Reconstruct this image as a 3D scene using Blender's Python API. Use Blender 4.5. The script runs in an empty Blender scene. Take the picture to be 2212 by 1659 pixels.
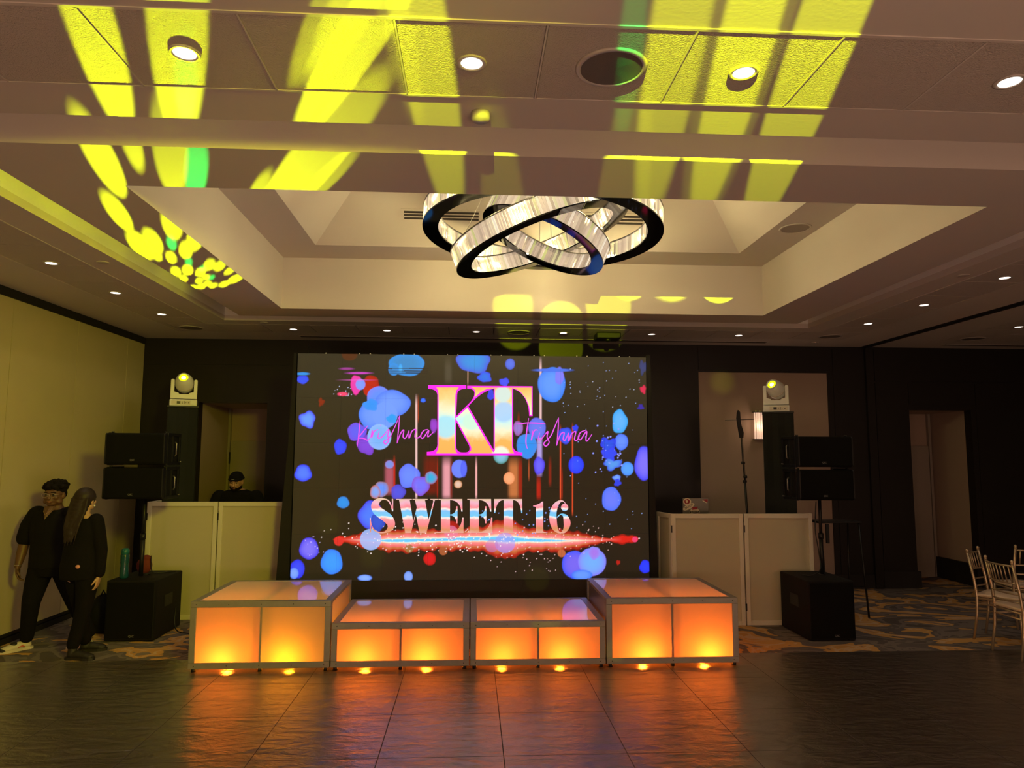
import bpy, bmesh, math, random
import numpy as np
from mathutils import Vector, Matrix, Euler

C = bpy.context.scene.collection
scene = bpy.context.scene
PI = math.pi
R = math.radians

# ------------------------------------------------------------------ camera
EYE = Vector((0, 0, 1.87))
FPX, YAW, PITCH, ROLL = 1534.0, 0.0566304, 0.1031630, 0.0036
def cam_basis():
    f = Vector((math.sin(YAW)*math.cos(PITCH), math.cos(YAW)*math.cos(PITCH), math.sin(PITCH)))
    r0 = Vector((math.cos(YAW), -math.sin(YAW), 0)); u0 = r0.cross(f)
    return math.cos(ROLL)*r0 + math.sin(ROLL)*u0, -math.sin(ROLL)*r0 + math.cos(ROLL)*u0, f
CR, CU, CF = cam_basis()
cam = bpy.data.objects.new('camera', bpy.data.cameras.new('camera')); C.objects.link(cam)
m = Matrix.Identity(4)
for i, v in enumerate((CR, CU, -CF)):
    for j in range(3): m[j][i] = v[j]
m.translation = EYE
cam.matrix_world = m
cam.data.sensor_fit = 'HORIZONTAL'; cam.data.sensor_width = 36.0
cam.data.lens = FPX/2212*36.0; cam.data.clip_start = 0.05; cam.data.clip_end = 100
scene.camera = cam
def ray(px, py): return CF + CR*((px-1106)/FPX) - CU*((py-829.5)/FPX)
def at(ax, c, px, py):            # the point of the plane (axis ax = c) that a photo measurement falls on
    d = ray(px, py); t = (c-EYE[ax])/d[ax]; return EYE + d*t

# ------------------------------------------------------------------ view, world
vs = scene.view_settings
vs.view_transform = 'Standard'; vs.look = 'None'; vs.gamma = 1.0; vs.use_curve_mapping = False
vs.exposure = 0.0
world = bpy.data.worlds.new('world'); scene.world = world; world.use_nodes = True
WORLD_COL = (0.30, 0.170, 0.105); WORLD_STR = 1.3
world.node_tree.nodes['Background'].inputs[0].default_value = (*WORLD_COL, 1)
world.node_tree.nodes['Background'].inputs[1].default_value = WORLD_STR

# light powers
P_SPOT = 0.85          # scale of the moving-head beams
P_CHAND = 58.0         # each lamp of the chandelier
P_UP = 12.0            # each uplight in the stage
P_DOWN = 12.0          # each ceiling downlight
P_FILL = 105.0
P_BOUNCE = 1000.0

FILL_XY = ((-2.0, -1.6), (1.2, -1.6), (4.4, -1.2))      # unseen fill lamps added behind the camera to brighten ceiling and room
# ------------------------------------------------------------------ helpers
def lin(r, g, b):
    f = lambda c: ((c/255+0.055)/1.055)**2.4 if c > 10.3 else c/255/12.92
    return (f(r), f(g), f(b))
def mat(name, col=(0.5, 0.5, 0.5), rough=0.5, metal=0.0, emit=None, estr=0.0, spec=0.5, bump=0.0, bscale=200.0, var=0.0, vscale=4.0, alpha=1.0, trans=0.0, coat=0.0):
    mt = bpy.data.materials.new(name); mt.use_nodes = True
    nt = mt.node_tree; b = nt.nodes['Principled BSDF']
    b.inputs['Base Color'].default_value = (*col, 1); b.inputs['Roughness'].default_value = rough
    b.inputs['Metallic'].default_value = metal; b.inputs['Specular IOR Level'].default_value = spec
    b.inputs['Transmission Weight'].default_value = trans; b.inputs['Coat Weight'].default_value = coat
    if emit:
        b.inputs['Emission Color'].default_value = (*emit, 1); b.inputs['Emission Strength'].default_value = estr
    if bump > 0 or var > 0:
        tc = nt.nodes.new('ShaderNodeTexCoord')
    if bump > 0:
        n = nt.nodes.new('ShaderNodeTexNoise'); n.inputs['Scale'].default_value = bscale; n.inputs['Detail'].default_value = 4
        bp = nt.nodes.new('ShaderNodeBump'); bp.inputs['Strength'].default_value = bump; bp.inputs['Distance'].default_value = 0.01
        nt.links.new(tc.outputs['Object'], n.inputs['Vector']); nt.links.new(n.outputs['Fac'], bp.inputs['Height']); nt.links.new(bp.outputs[0], b.inputs['Normal'])
    if var > 0:
        n2 = nt.nodes.new('ShaderNodeTexNoise'); n2.inputs['Scale'].default_value = vscale; n2.inputs['Detail'].default_value = 3
        mx = nt.nodes.new('ShaderNodeMix'); mx.data_type = 'RGBA'
        mx.inputs['A'].default_value = (*[c*(1-var) for c in col], 1); mx.inputs['B'].default_value = (*[min(1, c*(1+var)) for c in col], 1)
        nt.links.new(tc.outputs['Object'], n2.inputs['Vector']); nt.links.new(n2.outputs['Fac'], mx.inputs['Factor']); nt.links.new(mx.outputs['Result'], b.inputs['Base Color'])
    return mt

class B:
    """collects shapes in one bmesh"""
    def __init__(s): s.bm = bmesh.new()
    def box(s, x0, x1, y0, y1, z0, z1, mi=0, M=None, bev=0.0):
        vs_ = [(x, y, z) for x in (x0, x1) for y in (y0, y1) for z in (z0, z1)]
        v = [s.bm.verts.new((M @ Vector(p)) if M is not None else p) for p in vs_]
        fs = []
        for q in ((0, 1, 3, 2), (4, 6, 7, 5), (0, 4, 5, 1), (2, 3, 7, 6), (0, 2, 6, 4), (1, 5, 7, 3)):
            f = s.bm.faces.new([v[i] for i in q]); f.material_index = mi; fs.append(f)
        if bev > 0:
            es = list({e for f in fs for e in f.edges})
            bmesh.ops.bevel(s.bm, geom=es, offset=bev, segments=2, profile=0.5, affect='EDGES')
        return s
    def poly(s, pts, mi=0):
        f = s.bm.faces.new([s.bm.verts.new(p) for p in pts]); f.material_index = mi; return s
    def prism(s, pts2, z0, z1, axis='z', mi=0, M=None):
        """closed 2D outline extruded along an axis"""
        def P(a, b, c):
            p = {'z': (a, b, c), 'y': (a, c, b), 'x': (c, a, b)}[axis]
            return (M @ Vector(p)) if M is not None else p
        lo = [s.bm.verts.new(P(a, b, z0)) for a, b in pts2]; hi = [s.bm.verts.new(P(a, b, z1)) for a, b in pts2]
        n = len(pts2)
        fs = [s.bm.faces.new(lo), s.bm.faces.new(hi)] + [s.bm.faces.new((lo[i], lo[(i+1) % n], hi[(i+1) % n], hi[i])) for i in range(n)]
        for f in fs: f.material_index = mi
        return s
    def tube(s, pts, rad, n=12, mi=0, caps=True, flat=None):
        """tube through points; rad a number or list; flat=(scale along a chosen second axis)"""
        pts = [Vector(p) for p in pts]; k = len(pts)
        rs = rad if isinstance(rad, (list, tuple)) else [rad]*k
        rings = []; up = None
        for i, p in enumerate(pts):
            d = ((pts[min(i+1, k-1)]-pts[i]).normalized() + (pts[i]-pts[max(i-1, 0)]).normalized())
            if d.length < 1e-6: d = Vector((0, 0, 1))
            d.normalize()
            if up is None: up = Vector((0, 1, 0)) if abs(d.z) > 0.8 else Vector((0, 0, 1))
            a = d.cross(up).normalized(); b2 = a.cross(d).normalized(); up = b2
            rr = rs[i] if isinstance(rs[i], (tuple, list)) else (rs[i], rs[i])
            rings.append([s.bm.verts.new(p + a*math.cos(2*PI*j/n)*rr[0] + b2*math.sin(2*PI*j/n)*rr[1]) for j in range(n)])
        for i in range(k-1):
            for j in range(n):
                f = s.bm.faces.new((rings[i][j], rings[i][(j+1) % n], rings[i+1][(j+1) % n], rings[i+1][j])); f.smooth = True; f.material_index = mi
        if caps:
            for r_ in (rings[0], rings[-1]):
                f = s.bm.faces.new(r_); f.material_index = mi
        return s
    def lathe(s, prof, c=(0, 0, 0), n=32, mi=0, M=None, a0=0, a1=2*PI, smooth=True):
        """profile of (radius, height) about the z axis"""
        full = abs(a1-a0-2*PI) < 1e-6; cnt = n if full else n+1
        rings = []
        for r_, z in prof:
            ring = []
            for j in range(cnt):
                a = a0+(a1-a0)*j/n
                p = Vector((r_*math.cos(a), r_*math.sin(a), z))
                p = (M @ p) if M is not None else p
                ring.append(s.bm.verts.new(p+Vector(c)))
            rings.append(ring)
        for i in range(len(rings)-1):
            for j in range(n):
                j2 = (j+1) % cnt
                f = s.bm.faces.new((rings[i][j], rings[i][j2], rings[i+1][j2], rings[i+1][j])); f.smooth = smooth; f.material_index = mi
        if full:
            for r_, e in ((rings[0], prof[0]), (rings[-1], prof[-1])):
                if e[0] > 1e-4 and prof[0] != prof[-1]:
                    f = s.bm.faces.new(r_); f.material_index = mi
        return s
    def ball(s, c, r, n=20, mi=0, M=None):
        rr = r if isinstance(r, (tuple, list)) else (r, r, r)
        mm = Matrix.Translation(Vector(c)) @ (M.to_4x4() if M is not None else Matrix.Identity(4)) @ Matrix.Diagonal((*rr, 1))
        res = bmesh.ops.create_uvsphere(s.bm, u_segments=n, v_segments=max(8, n//2), radius=1, matrix=mm)
        for v in res['verts']:
            for f in v.link_faces: f.smooth = True; f.material_index = mi
        return s
    def build(s, name, mats, parent=None, loc=None):
        bmesh.ops.remove_doubles(s.bm, verts=s.bm.verts, dist=1e-6)
        bmesh.ops.recalc_face_normals(s.bm, faces=s.bm.faces)
        me = bpy.data.meshes.new(name); s.bm.to_mesh(me); s.bm.free()
        for mm in (mats if isinstance(mats, (list, tuple)) else [mats]): me.materials.append(mm)
        o = bpy.data.objects.new(name, me); C.objects.link(o)
        if parent is not None: o.parent = parent
        if loc is not None: o.location = loc
        return o

def tag(o, label=None, cat=None, group=None, kind=None):
    if label: o['label'] = label
    if cat: o['category'] = cat
    if group: o['group'] = group
    if kind: o['kind'] = kind
    return o
def thing(name, label, cat, loc=(0, 0, 0), rz=0.0, group=None):
    o = bpy.data.objects.new(name, None); C.objects.link(o); o.empty_display_size = 0.1
    o.location = loc; o.rotation_euler = (0, 0, rz)
    return tag(o, label, cat, group)
def struct(b, name, mats): return tag(b.build(name, mats), kind='structure')
def kids(o): return [c for c in bpy.data.objects if c.parent == o]
def dup(root, loc, rz=None, label=None, group=None):
    r = root.copy(); C.objects.link(r); r.location = loc
    if rz is not None: r.rotation_euler = (0, 0, rz)
    if label: r['label'] = label
    if group: r['group'] = group
    for ch in kids(root):
        c = ch.copy(); C.objects.link(c); c.parent = r
        for g in kids(ch):
            d = g.copy(); C.objects.link(d); d.parent = c
    return r
def lamp(kind, name, loc, power, col, parent=None, **kw):
    l = bpy.data.lights.new(name, kind); l.energy = power; l.color = col
    for k, v in kw.items(): setattr(l, k, v)
    o = bpy.data.objects.new(name, l); C.objects.link(o); o.location = loc
    if parent is not None: o.parent = parent
    return o
def remeshed(b, name, mats, parent=None, voxel=0.008, smooth=4):
    """fuses overlapping closed shapes into one continuous skin"""
    bmesh.ops.recalc_face_normals(b.bm, faces=b.bm.faces)
    me = bpy.data.meshes.new('tmp'); b.bm.to_mesh(me); b.bm.free()
    o = bpy.data.objects.new('tmp', me); C.objects.link(o)
    rm = o.modifiers.new('r', 'REMESH'); rm.mode = 'VOXEL'; rm.voxel_size = voxel; rm.use_smooth_shade = True
    sm = o.modifiers.new('s', 'SMOOTH'); sm.factor = 0.5; sm.iterations = smooth
    dg = bpy.context.evaluated_depsgraph_get()
    new = bpy.data.meshes.new_from_object(o.evaluated_get(dg)); new.name = name
    bpy.data.objects.remove(o)
    new.materials.clear()
    for mm in (mats if isinstance(mats, (list, tuple)) else [mats]): new.materials.append(mm)
    new.shade_smooth()
    r = bpy.data.objects.new(name, new); C.objects.link(r)
    if parent is not None: r.parent = parent
    return r
def text_mesh(body, size, name, material, parent, M, extrude=0.0006, align='CENTER'):
    cu = bpy.data.curves.new('t', 'FONT'); cu.body = body; cu.size = size; cu.align_x = align; cu.align_y = 'CENTER'; cu.extrude = extrude
    o = bpy.data.objects.new('t', cu); C.objects.link(o)
    me = bpy.data.meshes.new_from_object(o.evaluated_get(bpy.context.evaluated_depsgraph_get())); bpy.data.objects.remove(o)
    me.materials.clear(); me.materials.append(material); me.transform(M)
    r = bpy.data.objects.new(name, me); C.objects.link(r); r.parent = parent
    return r
def fill_curve(polys, offset=0.0, extrude=0.0):
    """filled flat shape (with holes) from 2D outlines; returns a mesh in the xy plane"""
    cu = bpy.data.curves.new('c', 'CURVE'); cu.dimensions = '2D'; cu.fill_mode = 'BOTH' if extrude else 'FRONT'; cu.offset = offset; cu.extrude = extrude
    for pts in polys:
        sp = cu.splines.new('POLY'); sp.points.add(len(pts)-1); sp.use_cyclic_u = True
        for i, (x, y) in enumerate(pts): sp.points[i].co = (x, y, 0, 1)
    o = bpy.data.objects.new('c', cu); C.objects.link(o)
    me = bpy.data.meshes.new_from_object(o.evaluated_get(bpy.context.evaluated_depsgraph_get())); bpy.data.objects.remove(o)
    return me

# ------------------------------------------------------------------ materials
M_PLASTER = mat('ceiling_plaster', (0.66, 0.60, 0.55), 0.75, bump=0.05, bscale=60)
M_SLOT = mat('brightened_slot_plaster', (0.86, 0.84, 0.80), 0.8)  # plaster made paler here to put more bounce glow into the slot
M_TILE = mat('ceiling_tile_texture', (0.62, 0.55, 0.49), 0.85, bump=1.0, bscale=150)
M_BACK = mat('ceiling_gap', (0.05, 0.04, 0.035), 0.9)
M_DARKTRIM = mat('dark_trim', (0.012, 0.010, 0.009), 0.6)
M_BLACKWALL = mat('black_wood_wall', (0.011, 0.008, 0.006), 0.45, var=0.25, vscale=2, bump=0.04, bscale=30)
M_BEIGE = mat('beige_wall_fabric', (0.42, 0.31, 0.24), 0.85, bump=0.15, bscale=400)
M_LWALL = mat('olive_fabric_wall', (0.52, 0.43, 0.26), 0.85, bump=0.2, bscale=350, var=0.04)
M_DOOR = mat('door_paint', (0.32, 0.27, 0.22), 0.6)
M_BLACK = mat('black_plastic', (0.005, 0.005, 0.005), 0.5)
M_GRILLE = mat('black_speaker_cloth', (0.005, 0.0045, 0.004), 0.9, spec=.15, bump=0.5, bscale=500)
M_TEXBLK = mat('black_textured_paint', (0.005, 0.0045, 0.004), 0.7, spec=.25, bump=0.4, bscale=300)
M_STEEL = mat('dull_steel', (0.22, 0.21, 0.2), 0.4, 0.9)
M_WHITE = mat('white_plastic', (0.78, 0.78, 0.74), 0.35)
M_CHROMEBLK = mat('black_chrome', (0.03, 0.03, 0.035), 0.06, 1.0)
M_LOGO = mat('grey_badge', (0.25, 0.24, 0.23), 0.5)

def floor_mat():
    mt = bpy.data.materials.new('dark_slate_tiles'); mt.use_nodes = True; nt = mt.node_tree; b = nt.nodes['Principled BSDF']; L = nt.links.new
    tc = nt.nodes.new('ShaderNodeTexCoord')
    mp = nt.nodes.new('ShaderNodeMapping'); mp.inputs['Location'].default_value = (-0.222, -0.155, 0)   # joints
    L(tc.outputs['Object'], mp.inputs[0])
    br = nt.nodes.new('ShaderNodeTexBrick'); br.offset = 0; br.squash = 1
    br.inputs['Scale'].default_value = 1; br.inputs['Brick Width'].default_value = 0.787; br.inputs['Row Height'].default_value = 0.755
    br.inputs['Mortar Size'].default_value = 0.0035; br.inputs['Mortar Smooth'].default_value = 0.3
    br.inputs['Color1'].default_value = (0.105, 0.088, 0.072, 1); br.inputs['Color2'].default_value = (0.12, 0.10, 0.083, 1); br.inputs['Mortar'].default_value = (0.03, 0.024, 0.02, 1)
    L(mp.outputs[0], br.inputs['Vector'])
    m2 = nt.nodes.new('ShaderNodeMapping'); m2.inputs['Scale'].default_value = (1.6, 3.6, 1); L(tc.outputs['Object'], m2.inputs[0])
    n = nt.nodes.new('ShaderNodeTexNoise'); n.inputs['Scale'].default_value = 3.0; n.inputs['Detail'].default_value = 6; n.inputs['Roughness'].default_value = 0.55; n.inputs['Distortion'].default_value = .5
    L(m2.outputs[0], n.inputs['Vector'])
    n3 = nt.nodes.new('ShaderNodeTexNoise'); n3.inputs['Scale'].default_value = 120; n3.inputs['Detail'].default_value = 3; L(tc.outputs['Object'], n3.inputs['Vector'])
    ad = nt.nodes.new('ShaderNodeMath'); ad.operation = 'MULTIPLY_ADD'; ad.inputs[1].default_value = 0.06; L(n3.outputs['Fac'], ad.inputs[0]); L(n.outputs['Fac'], ad.inputs[2])
    mo = nt.nodes.new('ShaderNodeMath'); mo.operation = 'MULTIPLY_ADD'; mo.inputs[1].default_value = -0.25; L(br.outputs['Fac'], mo.inputs[0]); L(ad.outputs[0], mo.inputs[2])
    bp = nt.nodes.new('ShaderNodeBump'); bp.inputs['Strength'].default_value = 0.6; bp.inputs['Distance'].default_value = 0.03
    L(mo.outputs[0], bp.inputs['Height']); L(bp.outputs[0], b.inputs['Normal'])
    mx = nt.nodes.new('ShaderNodeMix'); mx.data_type = 'RGBA'; mx.blend_type = 'MULTIPLY'; mx.inputs['Factor'].default_value = 0.15
    cr = nt.nodes.new('ShaderNodeValToRGB'); cr.color_ramp.elements[0].position = 0.3; cr.color_ramp.elements[0].color = (0.55, 0.55, 0.55, 1); cr.color_ramp.elements[1].position = 0.7
    L(n.outputs['Fac'], cr.inputs[0]); L(br.outputs['Color'], mx.inputs['A']); L(cr.outputs[0], mx.inputs['B']); L(mx.outputs['Result'], b.inputs['Base Color'])
    rr = nt.nodes.new('ShaderNodeMath'); rr.operation = 'MULTIPLY_ADD'; rr.inputs[1].default_value = .6; rr.inputs[2].default_value = .28; L(br.outputs['Fac'], rr.inputs[0]); L(rr.outputs[0], b.inputs['Roughness']); L(bp.outputs[0], b.inputs['Coat Normal'])
    b.inputs['Specular IOR Level'].default_value = .8; b.inputs['Coat IOR'].default_value = 1.9; b.inputs['Coat Roughness'].default_value = .17
    cw = nt.nodes.new('ShaderNodeMath'); cw.operation = 'SUBTRACT'; cw.inputs[0].default_value = 1.0; L(br.outputs['Fac'], cw.inputs[1]); L(cw.outputs[0], b.inputs['Coat Weight'])
    return mt
M_FLOOR = floor_mat()
def carpet_mat():
    mt = bpy.data.materials.new('swirl_carpet'); mt.use_nodes = True; nt = mt.node_tree; b = nt.nodes['Principled BSDF']; L = nt.links.new
    tc = nt.nodes.new('ShaderNodeTexCoord'); mp = nt.nodes.new('ShaderNodeMapping'); mp.inputs['Scale'].default_value = (0.8, 1.25, 1); mp.inputs['Rotation'].default_value = (0, 0, 0.5); L(tc.outputs['Object'], mp.inputs[0])
    n = nt.nodes.new('ShaderNodeTexNoise'); n.inputs['Scale'].default_value = 1.5; n.inputs['Detail'].default_value = 3.0; n.inputs['Roughness'].default_value = 0.45; n.inputs['Distortion'].default_value = 1.6; L(mp.outputs[0], n.inputs['Vector'])
    r1 = nt.nodes.new('ShaderNodeValToRGB'); e = r1.color_ramp.elements; r1.color_ramp.interpolation = 'CONSTANT'
    e[0].position = 0; e[0].color = (0.12, 0.095, 0.085, 1); e[1].position = 0.40; e[1].color = (0.24, 0.195, 0.17, 1)
    for p, c in ((0.475, (0.16, 0.13, 0.12, 1)), (0.545, (0.75, 0.40, 0.11, 1)), (0.60, (0.75, 0.50, 0.28, 1)), (0.64, (0.70, 0.37, 0.10, 1)), (0.68, (0.26, 0.21, 0.18, 1))):
        q = e.new(p); q.color = c
    L(n.outputs['Fac'], r1.inputs[0])
    n2 = nt.nodes.new('ShaderNodeTexNoise'); n2.inputs['Scale'].default_value = 160; L(tc.outputs['Object'], n2.inputs['Vector'])
    mx = nt.nodes.new('ShaderNodeMix'); mx.data_type = 'RGBA'; mx.blend_type = 'MULTIPLY'; mx.inputs['Factor'].default_value = 0.5; L(r1.outputs[0], mx.inputs['A']); L(n2.outputs['Fac'], mx.inputs['B'])
    mu = nt.nodes.new('ShaderNodeMix'); mu.data_type = 'RGBA'; mu.blend_type = 'ADD'; mu.inputs['Factor'].default_value = 0.0; L(mx.outputs['Result'], mu.inputs['A'])
    L(mu.outputs['Result'], b.inputs['Base Color']); b.inputs['Roughness'].default_value = 0.95
    bp = nt.nodes.new('ShaderNodeBump'); bp.inputs['Strength'].default_value = 0.4; bp.inputs['Distance'].default_value = 0.005; L(n2.outputs['Fac'], bp.inputs['Height']); L(bp.outputs[0], b.inputs['Normal'])
    return mt
M_CARPET = carpet_mat()
def panel_mat(name, col, trans=0.55, rough=0.12, gloss=1.0):
    """translucent white acrylic / stretched fabric: diffuse + translucent with a gloss coat"""
    mt = bpy.data.materials.new(name); mt.use_nodes = True; nt = mt.node_tree; nt.nodes.clear(); L = nt.links.new
    o = nt.nodes.new('ShaderNodeOutputMaterial'); d = nt.nodes.new('ShaderNodeBsdfDiffuse'); t = nt.nodes.new('ShaderNodeBsdfTranslucent'); g = nt.nodes.new('ShaderNodeBsdfGlossy')
    d.inputs[0].default_value = (*col, 1); t.inputs[0].default_value = (*col, 1); g.inputs['Roughness'].default_value = rough; g.inputs[0].default_value = (gloss, gloss, gloss, 1)
    m1 = nt.nodes.new('ShaderNodeMixShader'); m1.inputs[0].default_value = trans; m2 = nt.nodes.new('ShaderNodeMixShader'); f = nt.nodes.new('ShaderNodeFresnel'); f.inputs[0].default_value = 1.45
    L(d.outputs[0], m1.inputs[1]); L(t.outputs[0], m1.inputs[2]); L(f.outputs[0], m2.inputs[0]); L(m1.outputs[0], m2.inputs[1]); L(g.outputs[0], m2.inputs[2]); L(m2.outputs[0], o.inputs[0])
    return mt
M_ACRYL = panel_mat('frosted_acrylic', (0.86, 0.80, 0.74), 0.42, 0.06)
M_ACRYLF = panel_mat('frosted_acrylic_front', (0.76, 0.70, 0.64), 0.74, 0.35, 0.5)
M_SCRIM = mat('white_stretch_scrim', (0.50, 0.45, 0.32), 0.8)
M_FRAMEW = mat('cream_frame', (0.66, 0.61, 0.5), 0.5)
M_STAGEFR = mat('grey_alloy_rail', (0.30, 0.27, 0.23), 0.42, 0.35, var=0.12, vscale=15)
# ------------------------------------------------------------------ floor
ZC, ZL = 3.54, 4.13
b = B(); b.box(-4.64, 12, -6, 6.95, -0.1, 0.0); struct(b, 'floor', M_FLOOR)
b = B(); b.box(-4.64, 12, 6.95, 12.2, -0.1, 0.0); struct(b, 'floor', M_CARPET)

# ------------------------------------------------------------------ ceiling
def ring(b, outer, inner, z0, z1, mi=0):
    X0, X1, Y0, Y1 = outer; x0, x1, y0, y1 = inner
    b.box(X0, X1, Y0, y0, z0, z1, mi); b.box(X0, X1, y1, Y1, z0, z1, mi)
    b.box(X0, x0, y0, y1, z0, z1, mi); b.box(x1, X1, y0, y1, z0, z1, mi)
T2 = (-3.95, 5.19, 2.58, 9.63); T1 = (-3.37, 4.61, 3.15, 9.05)
MO = (-3.05, 4.32, 3.46, 8.80); MI = (-2.77, 4.04, 3.80, 8.50); DO = (-2.16, 3.41, 4.39, 8.04)
b = B()
ring(b, (-4.64, 5.82, -6, 10.25), T2, ZC, ZC+0.06)           # plain border outside the tile band
ring(b, T1, MO, ZC, ZC+0.06)                                  # border between the tiles and the slot
ring(b, T2, T1, ZC+0.035, ZC+0.06, 1)                         # dark gap above the tiles
# shadow-gap cove slot
for (x0, x1, y0, y1) in ((MO[0]-.03, MO[0], MO[2]-.03, MO[3]+.03), (MO[1], MO[1]+.03, MO[2]-.03, MO[3]+.03), (MO[0], MO[1], MO[2]-.03, MO[2]), (MO[0], MO[1], MO[3], MO[3]+.03)):
    b.box(x0, x1, y0, y1, ZC+.06, 3.74, 2)
ring(b, (MO[0]-.03, MO[1]+.03, MO[2]-.03, MO[3]+.03), MI, 3.72, 3.76, 2)
ring(b, MI, DO, ZC, 3.92); ring(b, (DO[0]-.04, DO[1]+.04, DO[2]-.04, DO[3]+.04), DO, 3.92, ZL)                                     # inner soffit
# raised tray: vertical faces, ledge, sloping vault, flat top
X0, X1, Y0, Y1 = DO; ZL = 4.13
LI = (-1.69, 2.945, 4.88, 7.53)
ring(b, (X0-.04, X1+.04, Y0-.04, Y1+.04), LI, ZL, ZL+0.03)
x0, x1, y0, y1 = LI; h = 0.85
lo = [(x0, y0, ZL), (x1, y0, ZL), (x1, y1, ZL), (x0, y1, ZL)]; hi = [(x0+h, y0+h, ZL+h), (x1-h, y0+h, ZL+h), (x1-h, y1-h, ZL+h), (x0+h, y1-h, ZL+h)]
for i in range(4): b.poly([lo[i], lo[(i+1) % 4], hi[(i+1) % 4], hi[i]])
b.poly(hi)
# neighbouring ceiling field to the right of the partition track
b.box(5.93, 6.62, -6, 10.25, ZC, ZC+0.06)
b.box(6.62, 7.21, -6, 3, ZC, ZC+0.06)
b.box(7.21, 12, -6, 9.04, ZC, ZC+0.06); b.box(6.62, 12, 9.63, 10.25, ZC, ZC+0.06)
b.box(6.62, 7.21, 3, 9.63, ZC+.035, ZC+0.06, 1); b.box(7.21, 12, 9.04, 9.63, ZC+.035, ZC+0.06, 1)
b.box(5.82, 5.93, -6, 10.25, ZC+.05, ZC+.1, 1)
struct(b, 'ceiling', [M_PLASTER, M_BACK, M_SLOT])
# textured lay-in tiles with open joints
b = B(); g = 0.006; PX = 0.592
zt0, zt1 = ZC-0.002, ZC+0.03
xs = [-3.95+0.0]
lines_x = [-3.37+(k)*PX for k in range(0, 15)]
def cells(a0, a1, anchor, pitch):
    out = []; k = math.floor((a0-anchor)/pitch); v = anchor+k*pitch; pts = [a0]
    while v < a1-0.05:
        if v > a0+0.05: pts.append(v)
        v += pitch
    pts.append(a1)
    return list(zip(pts[:-1], pts[1:]))
for (a, c) in cells(T2[0], T2[1], -1.495, PX):
    b.box(a+g, c-g, T2[2]+g, T1[2]-g, zt0, zt1); b.box(a+g, c-g, T1[3]+g, T2[3]-g, zt0, zt1)
for (a, c) in cells(T1[2], T1[3], 5.13, PX):
    b.box(T2[0]+g, T1[0]-g, a+g, c-g, zt0, zt1); b.box(T1[1]+g, T2[1]-g, a+g, c-g, zt0, zt1)
for (a, c) in cells(3, 9.63, 5.13, PX): b.box(6.62+g, 7.21-g, a+g, c-g, zt0, zt1)
for (a, c) in cells(7.21, 12, 7.21, PX): b.box(a+g, c-g, 9.04+g, 9.63-g, zt0, zt1)
struct(b, 'ceiling', M_TILE)
# T-bars around the near tile band
b = B()
for x0, x1, y0, y1 in ((T2[0], T2[1], T2[2]-.012, T2[2]+.004), (T1[0], T1[1], T1[2]-.004, T1[2]+.012), (T1[0]-.004, T1[0]+.010, T1[2], T1[3]), (T2[0]-.01, T2[0]+.004, T2[2], T2[3]), (T1[1]-.01, T1[1]+.004, T1[2], T1[3]), (T2[1]-.004, T2[1]+.01, T2[2], T2[3])):
    b.box(x0, x1, y0, y1, ZC-.004, ZC+.02)
for (a, c) in cells(T2[0], T2[1], -1.495, PX)[1:]:
    b.box(a-.004, a+.004, T2[2], T1[2], ZC-.004, ZC+.02)
struct(b, 'trim_1', M_PLASTER)
b = B(); b.box(5.82, 5.93, -6, 10.25, ZC-.01, ZC+.05); b.box(5.855, 5.895, -6, 10.25, ZC-.025, ZC-.01)
struct(b, 'trim_2', M_DARKTRIM)

# ------------------------------------------------------------------ walls
b = B(); ys = [-6, -3.6, -1.2, 1.2, 3.6, 5.6, 7.354, 8.55, 9.758, 10.25]
for a, c in zip(ys[:-1], ys[1:]): b.box(-4.70, -4.64, a+.005, c-.005, 0.10, 3.45)
b.box(-4.76, -4.70, -6, 10.25, 0, 3.54, 1)
struct(b, 'wall_left', [M_LWALL, M_BACK])
b = B(); b.box(-4.71, -4.625, -6, 10.25, 3.45, ZC); struct(b, 'trim_3', M_DARKTRIM)
b = B(); b.box(-4.71, -4.62, -6, 10.25, 0, 0.055); b.box(-4.71, -4.632, -6, 10.25, 0.068, 0.10); struct(b, 'baseboard_left', M_DARKTRIM)

YB = 10.25
b = B()
def wb(x0, x1, z0, z1, y0=YB, y1=YB+.15, mi=0): b.box(x0, x1, y0, y1, z0, z1, mi)
wb(-4.76, -3.85, 0, ZC); wb(-3.85, -2.90, 2.63, ZC); wb(-2.90, 3.34, 0, ZC)
wb(3.34, 5.30, 3.14, ZC); wb(3.34, 5.30, 0, .10); wb(5.30, 6.53, 0, ZC); wb(6.53, 7.49, 2.60, ZC); wb(7.49, 12, 0, ZC)
# raised flat panels and reveals on the black wall
for x0, x1, z0, z1 in ((-4.6, -2.35, 3.17, 3.5), (-4.6, -3.93, .14, 3.15), (-2.82, -2.35, .14, 3.15), (2.5, 3.26, .14, 3.15), (3.34, 5.3, 3.17, 3.5), (5.38, 5.84, .14, 3.5), (6.02, 6.45, .14, 3.0), (6.02, 9.6, 3.03, 3.5), (6.53, 7.49, 2.68, 3.0), (7.57, 9.6, .14, 3.0)):
    wb(x0, x1, z0, z1, YB-.012, YB)
wb(5.87, 5.99, 0, ZC, YB-.05, YB)
struct(b, 'wall_back', M_BLACKWALL)
b = B(); b.box(3.34, 5.30, YB+.03, YB+.10, .10, 3.14); struct(b, 'wall_back', M_BEIGE)
b = B(); b.box(6.0, 6.56, YB-.04, YB-.0, 0, .24); b.box(7.49, 12, YB-.04, YB, 0, .24); b.box(-4.62, -3.85, YB-.04, YB, 0, .2); b.box(-2.9, 5.86, YB-.04, YB, 0, .2)
struct(b, 'baseboard_back', M_DARKTRIM)
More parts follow.
